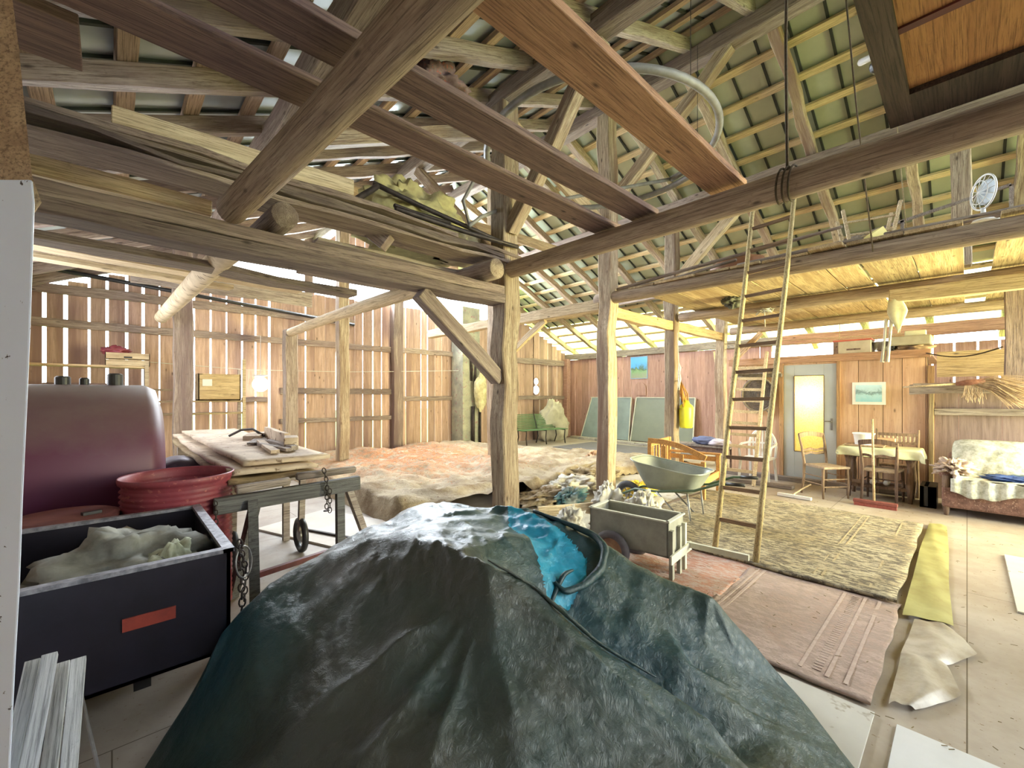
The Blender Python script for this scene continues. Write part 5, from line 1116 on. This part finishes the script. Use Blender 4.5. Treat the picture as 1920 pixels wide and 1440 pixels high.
obj('socket', lump(tuple(c_), (.05,.05,.05), 3, .1), M_BLACK, t, smooth=True); obj('bracket', MB().bar(b_, (2.65,.27,3.08), .02), M_DARKST, t)
# coil of grey hose
mb = MB(); H = []
for k in range(61):
    a = 2*math.pi*k/56; R_ = 1.18 + .04*math.sin(a*3); H.append((3.72 + R_*math.cos(a-.6), 2.62 + R_*math.sin(a-.6)*.98, 3.98 + .05*math.sin(a*2+1) + .0016*k))
mb.tube(H, .034, 8)
mb.tube([(H[-1][0]-.0, H[-1][1], H[-1][2]), (4.1,3.4,3.95), (3.5,3.75,3.8), (3.0,3.7,3.5), (2.75,3.6,3.3)], .022, 8)
mb.tube([(2.9,3.6,3.95),(2.75,3.7,3.6),(2.8,3.65,3.35)], .02, 8)
tag(obj('hose_coil', mb, speck('grey_hose', (.26,.25,.23), (.17,.16,.15), 7, .5), smooth=True), 'big loop of grey hose hanging among the roof timbers', 'hose')
for (x, y) in ((3.35,3.74),(4.75,2.05),(3.35,1.5)):
    tag(obj('hose_wire', MB().tube([(x,y,4.02),(x,y,5.4 if x > 4 else 4.9)], .003, 5), M_DARKST), 'thin wire holding the hose loop ' + ('by the foremost post', 'under the ridge', 'above the orange plank')[(x > 4) + 2*(y < 1.6)], 'wire', 'wires of the hose loop')
# knotty timber stump and junk
tag(obj('knotty_log', lump((2.35,3.55,4.55), (.28,.2,.13), 61, .5, 50, 30, sc=2.4), speck('bark_dark', (.22,.15,.14), (.09,.05,.06), 9, .9, 0, .6, third=(.35,.1,.07)), smooth=True), 'dark gnarled log piece wedged among the roof timbers', 'log')
tag(obj('straw_sack', lump((2.5,4.3,3.42), (.66,.38,.46), 71, .35, 60, 36, flat=3.12, sc=1.9), speck('yellowish_wool', (.52,.48,.22), (.30,.26,.13), 5, .95, 0, .6), smooth=True), 'big yellowish sack of straw on the boards behind the double beam', 'sack')
tag(obj('straw_sack', lump((3.0,4.2,3.27), (.4,.28,.2), 77, .4, 50, 30, flat=3.12, sc=2.2), speck('dull_wool', (.46,.40,.24), (.25,.2,.12), 6, .95, 0, .6), smooth=True), 'smaller straw sack next to the foremost post', 'sack')
for (a, b_, r_, lab) in (((1.55,3.75,3.21),(1.88,3.9,3.55),.03,'short dark pole standing aslant on the board stack'), ((1.85,3.95,3.58),(3.3,3.6,3.23),.026,'long dark pole resting over the straw sack'),
        ((1.9,3.6,3.23),(3.4,3.52,3.21),.026,'dark bent pole lying on the board stack'), ((1.9,3.62,3.27),(2.6,3.72,3.32),.022,'short dark stick beside the straw sack')):
    log('dark_pole', a, b_, r_, r_*.9, M_DARKST, lab, 'pole', bow=.01)
# things on the right loft
t = thing('upturned_stool', 'pale upturned stool with its legs in the air on the loft', 'stool', (6.05,.75,3.05), .3)
obj('seat', MB().box(-.2,.2,-.2,.2,.0,.03), W_GREY, t)
for (x, y) in ((-.16,-.16),(.16,-.16),(-.16,.16),(.16,.16)): obj('leg', MB().bar((x,y,.03),(x*1.1,y*1.5,.48),.03), W_PALE, t)
for z in (.2,.34): obj('rung', MB().bar((-.17,-.2,z),(-.17,.2,z),.02), W_PALE, t)
tag(obj('yellow_block', MB().bar((5.50,.66,3.06),(5.58,.58,3.14),.10,.09), speck('yellow_foam', (.80,.72,.30), (.7,.6,.22), 5, .9)), 'small yellow block on the loft edge in front of the stool', 'block')
tag(obj('frame', MB().bar((6.5,1.3,3.08),(6.5,-.3,3.3),.03).bar((6.5,1.3,3.35),(6.5,-.3,3.6),.03).bar((6.5,1.3,3.08),(6.5,1.3,3.35),.03).bar((6.5,-.3,3.06),(6.5,-.3,3.6),.03).bar((6.5,.5,3.2),(6.5,.5,3.48),.03), W_GREY), 'thin wooden frame standing on the loft behind the stool', 'frame')
tag(obj('brown_suitcase', lump((5.95,2.05,3.19), (.16,.34,.15), 3, .08, flat=3.05), speck('brown_leather', (.30,.14,.07), (.2,.09,.045), 5, .6), smooth=True), 'brown leather case on the loft behind the ladder', 'case')
for (a, b_, lab) in (((5.5,3.6,3.09),(5.62,.9,3.30),'long dark rod lying along the loft edge'), ((5.6,3.4,3.08),(5.5,1.9,3.14),'grey crooked branch on the loft edge'), ((5.5,1.9,3.08),(5.55,-.4,3.10),'flat grey lath on the loft edge right of the ladder'),
        ((5.7,.1,3.1),(5.6,-1.5,3.12),'dark bundle of laths at the right end of the loft'), ((5.62,3.5,3.12),(5.75,2.6,3.14),'second crooked branch beside the second post')):
    log('loft_rod', a, b_, .024, .018, random.choice((W_GREY, W_BEAM)), lab, 'rod', bow=.02)
t = thing('fan', 'white round table fan at the right border on the loft', 'fan', (5.75,-.10,3.07), math.radians(120))
obj('base', MB().lathe([(.001,0),(.10,0),(.10,.02),(.02,.05),(.015,.14),(.001,.14)], (0,0,0), 20), M_WHITE, t, smooth=True)
mb = MB().torus((0,0,.28), .15, .008, (1,0,0), 32, 6).torus((.03,0,.28), .10, .004, (1,0,0), 24, 5)
for k in range(14): a = k*math.pi/7; mb.tube([(.04,0,.28),(0,.15*math.cos(a),.28+.15*math.sin(a))], .003, 4)
obj('grille', mb, M_WHITE, t, smooth=True)
obj('blades', MB().lathe([(.001,-.01),(.11,-.004),(.11,.004),(.001,.01)], (-.02,0,.28), 12, 'X'), speck('fan_blue', (.5,.55,.6), (.4,.45,.5), 3, .4), t)
# shelf along the slatted wall at left
t = thing('wall_shelving', 'rough wooden shelving against the slatted wall at left', 'shelf', (0,0,0))
for (z, x0, x1) in ((1.18,-1.2,1.82),(1.40,.1,1.82),(1.60,-1.2,.75),(1.97,-1.2,.40)): obj('shelf_board', MB().box(x0,x1,9.25,9.65,z-.015,z+.015), W_LOFT, t)
for x in (-1.15,.42,1.80): obj('upright', MB().box(x-.025,x+.025,9.22,9.27,0,2.18 if x > 1 else 2.0), W_PALE, t); obj('upright', MB().box(x-.025,x+.025,9.63,9.68,0,2.0), W_GREY, t)
t = thing('wooden_crate', 'wooden crate standing on the shelving with a small paper label', 'crate', (1.43,9.42,1.415))
obj('crate_body', MB().box(-.32,.32,-.16,-.145,0,.48).box(-.32,.32,.145,.16,0,.48).box(-.32,-.305,-.16,.16,0,.48).box(.305,.32,-.16,.16,0,.48).box(-.32,.32,-.16,.16,0,.02), W_LOFT, t); obj('paper_label', MB().box(-.26,-.12,-.163,-.16,.26,.38), M_WHITE, t)
t = thing('fruit_crate', 'white slatted crate with red cloth on top of the shelving', 'crate', (.19,9.42,1.99))
for z in (.0,.11): obj('crate_slat', MB().box(-.27,.27,-.16,-.15,z,z+.09).box(-.27,.27,.15,.16,z,z+.09).box(-.27,-.26,-.16,.16,z,z+.09).box(.26,.27,-.16,.16,z,z+.09), W_PALE, t)
obj('handle_hole', MB().box(-.05,.05,-.163,-.16,.12,.145), M_BLACK, t)
tag(obj('red_cloth', lump((.05,9.4,2.22), (.18,.12,.07), 81, .5), M_RED, smooth=True), 'faded red cloth heaped on the white crate', 'cloth')
tag(obj('tool_tray', MB().box(-.75,-.05,9.3,9.5,1.615,1.70), W_PLANK, bevel=.01), 'long low brown box on the shelving behind the tank', 'box')
t = thing('globe_lamp', 'white round globe lamp hanging before the slatted wall', 'lamp', (2.12,9.45,1.72))
obj('globe', MB().lathe([(.001,-.14)]+[(.14*math.sin(a),-.14*math.cos(a)) for a in [math.pi*k/14 for k in range(1,13)]]+[(.05,.135),(.001,.14)], (0,0,0), 28), emis('lit_globe', (1,.98,.9), 14), t, smooth=True)
obj('lamp_cap', MB().lathe([(.001,.19),(.13,.185),(.14,.17),(.04,.15),(.04,.12),(.001,.12)], (0,0,0), 20), M_WHITE, t, smooth=True); obj('cord', MB().tube([(0,0,.18),(0,0,.95),(0,.5,1.0)], .006, 6), M_WHITE, t)
tag(obj('black_pipe', MB().tube([(-1.3,9.72,3.52),(4.1,9.72,3.14)], .035, 8), M_BLACK, smooth=True), 'black pipe running along the top of the slatted wall', 'pipe')
tag(obj('wall_wire', MB().tube([(.4,9.9,2.1),(2,9.9,2.02),(4,9.9,2.05),(5.2,9.8,2.1),(7.3,9.6,2.2)], .006, 5), M_CRIM), 'thin pale wire strung across the slatted wall', 'wire')
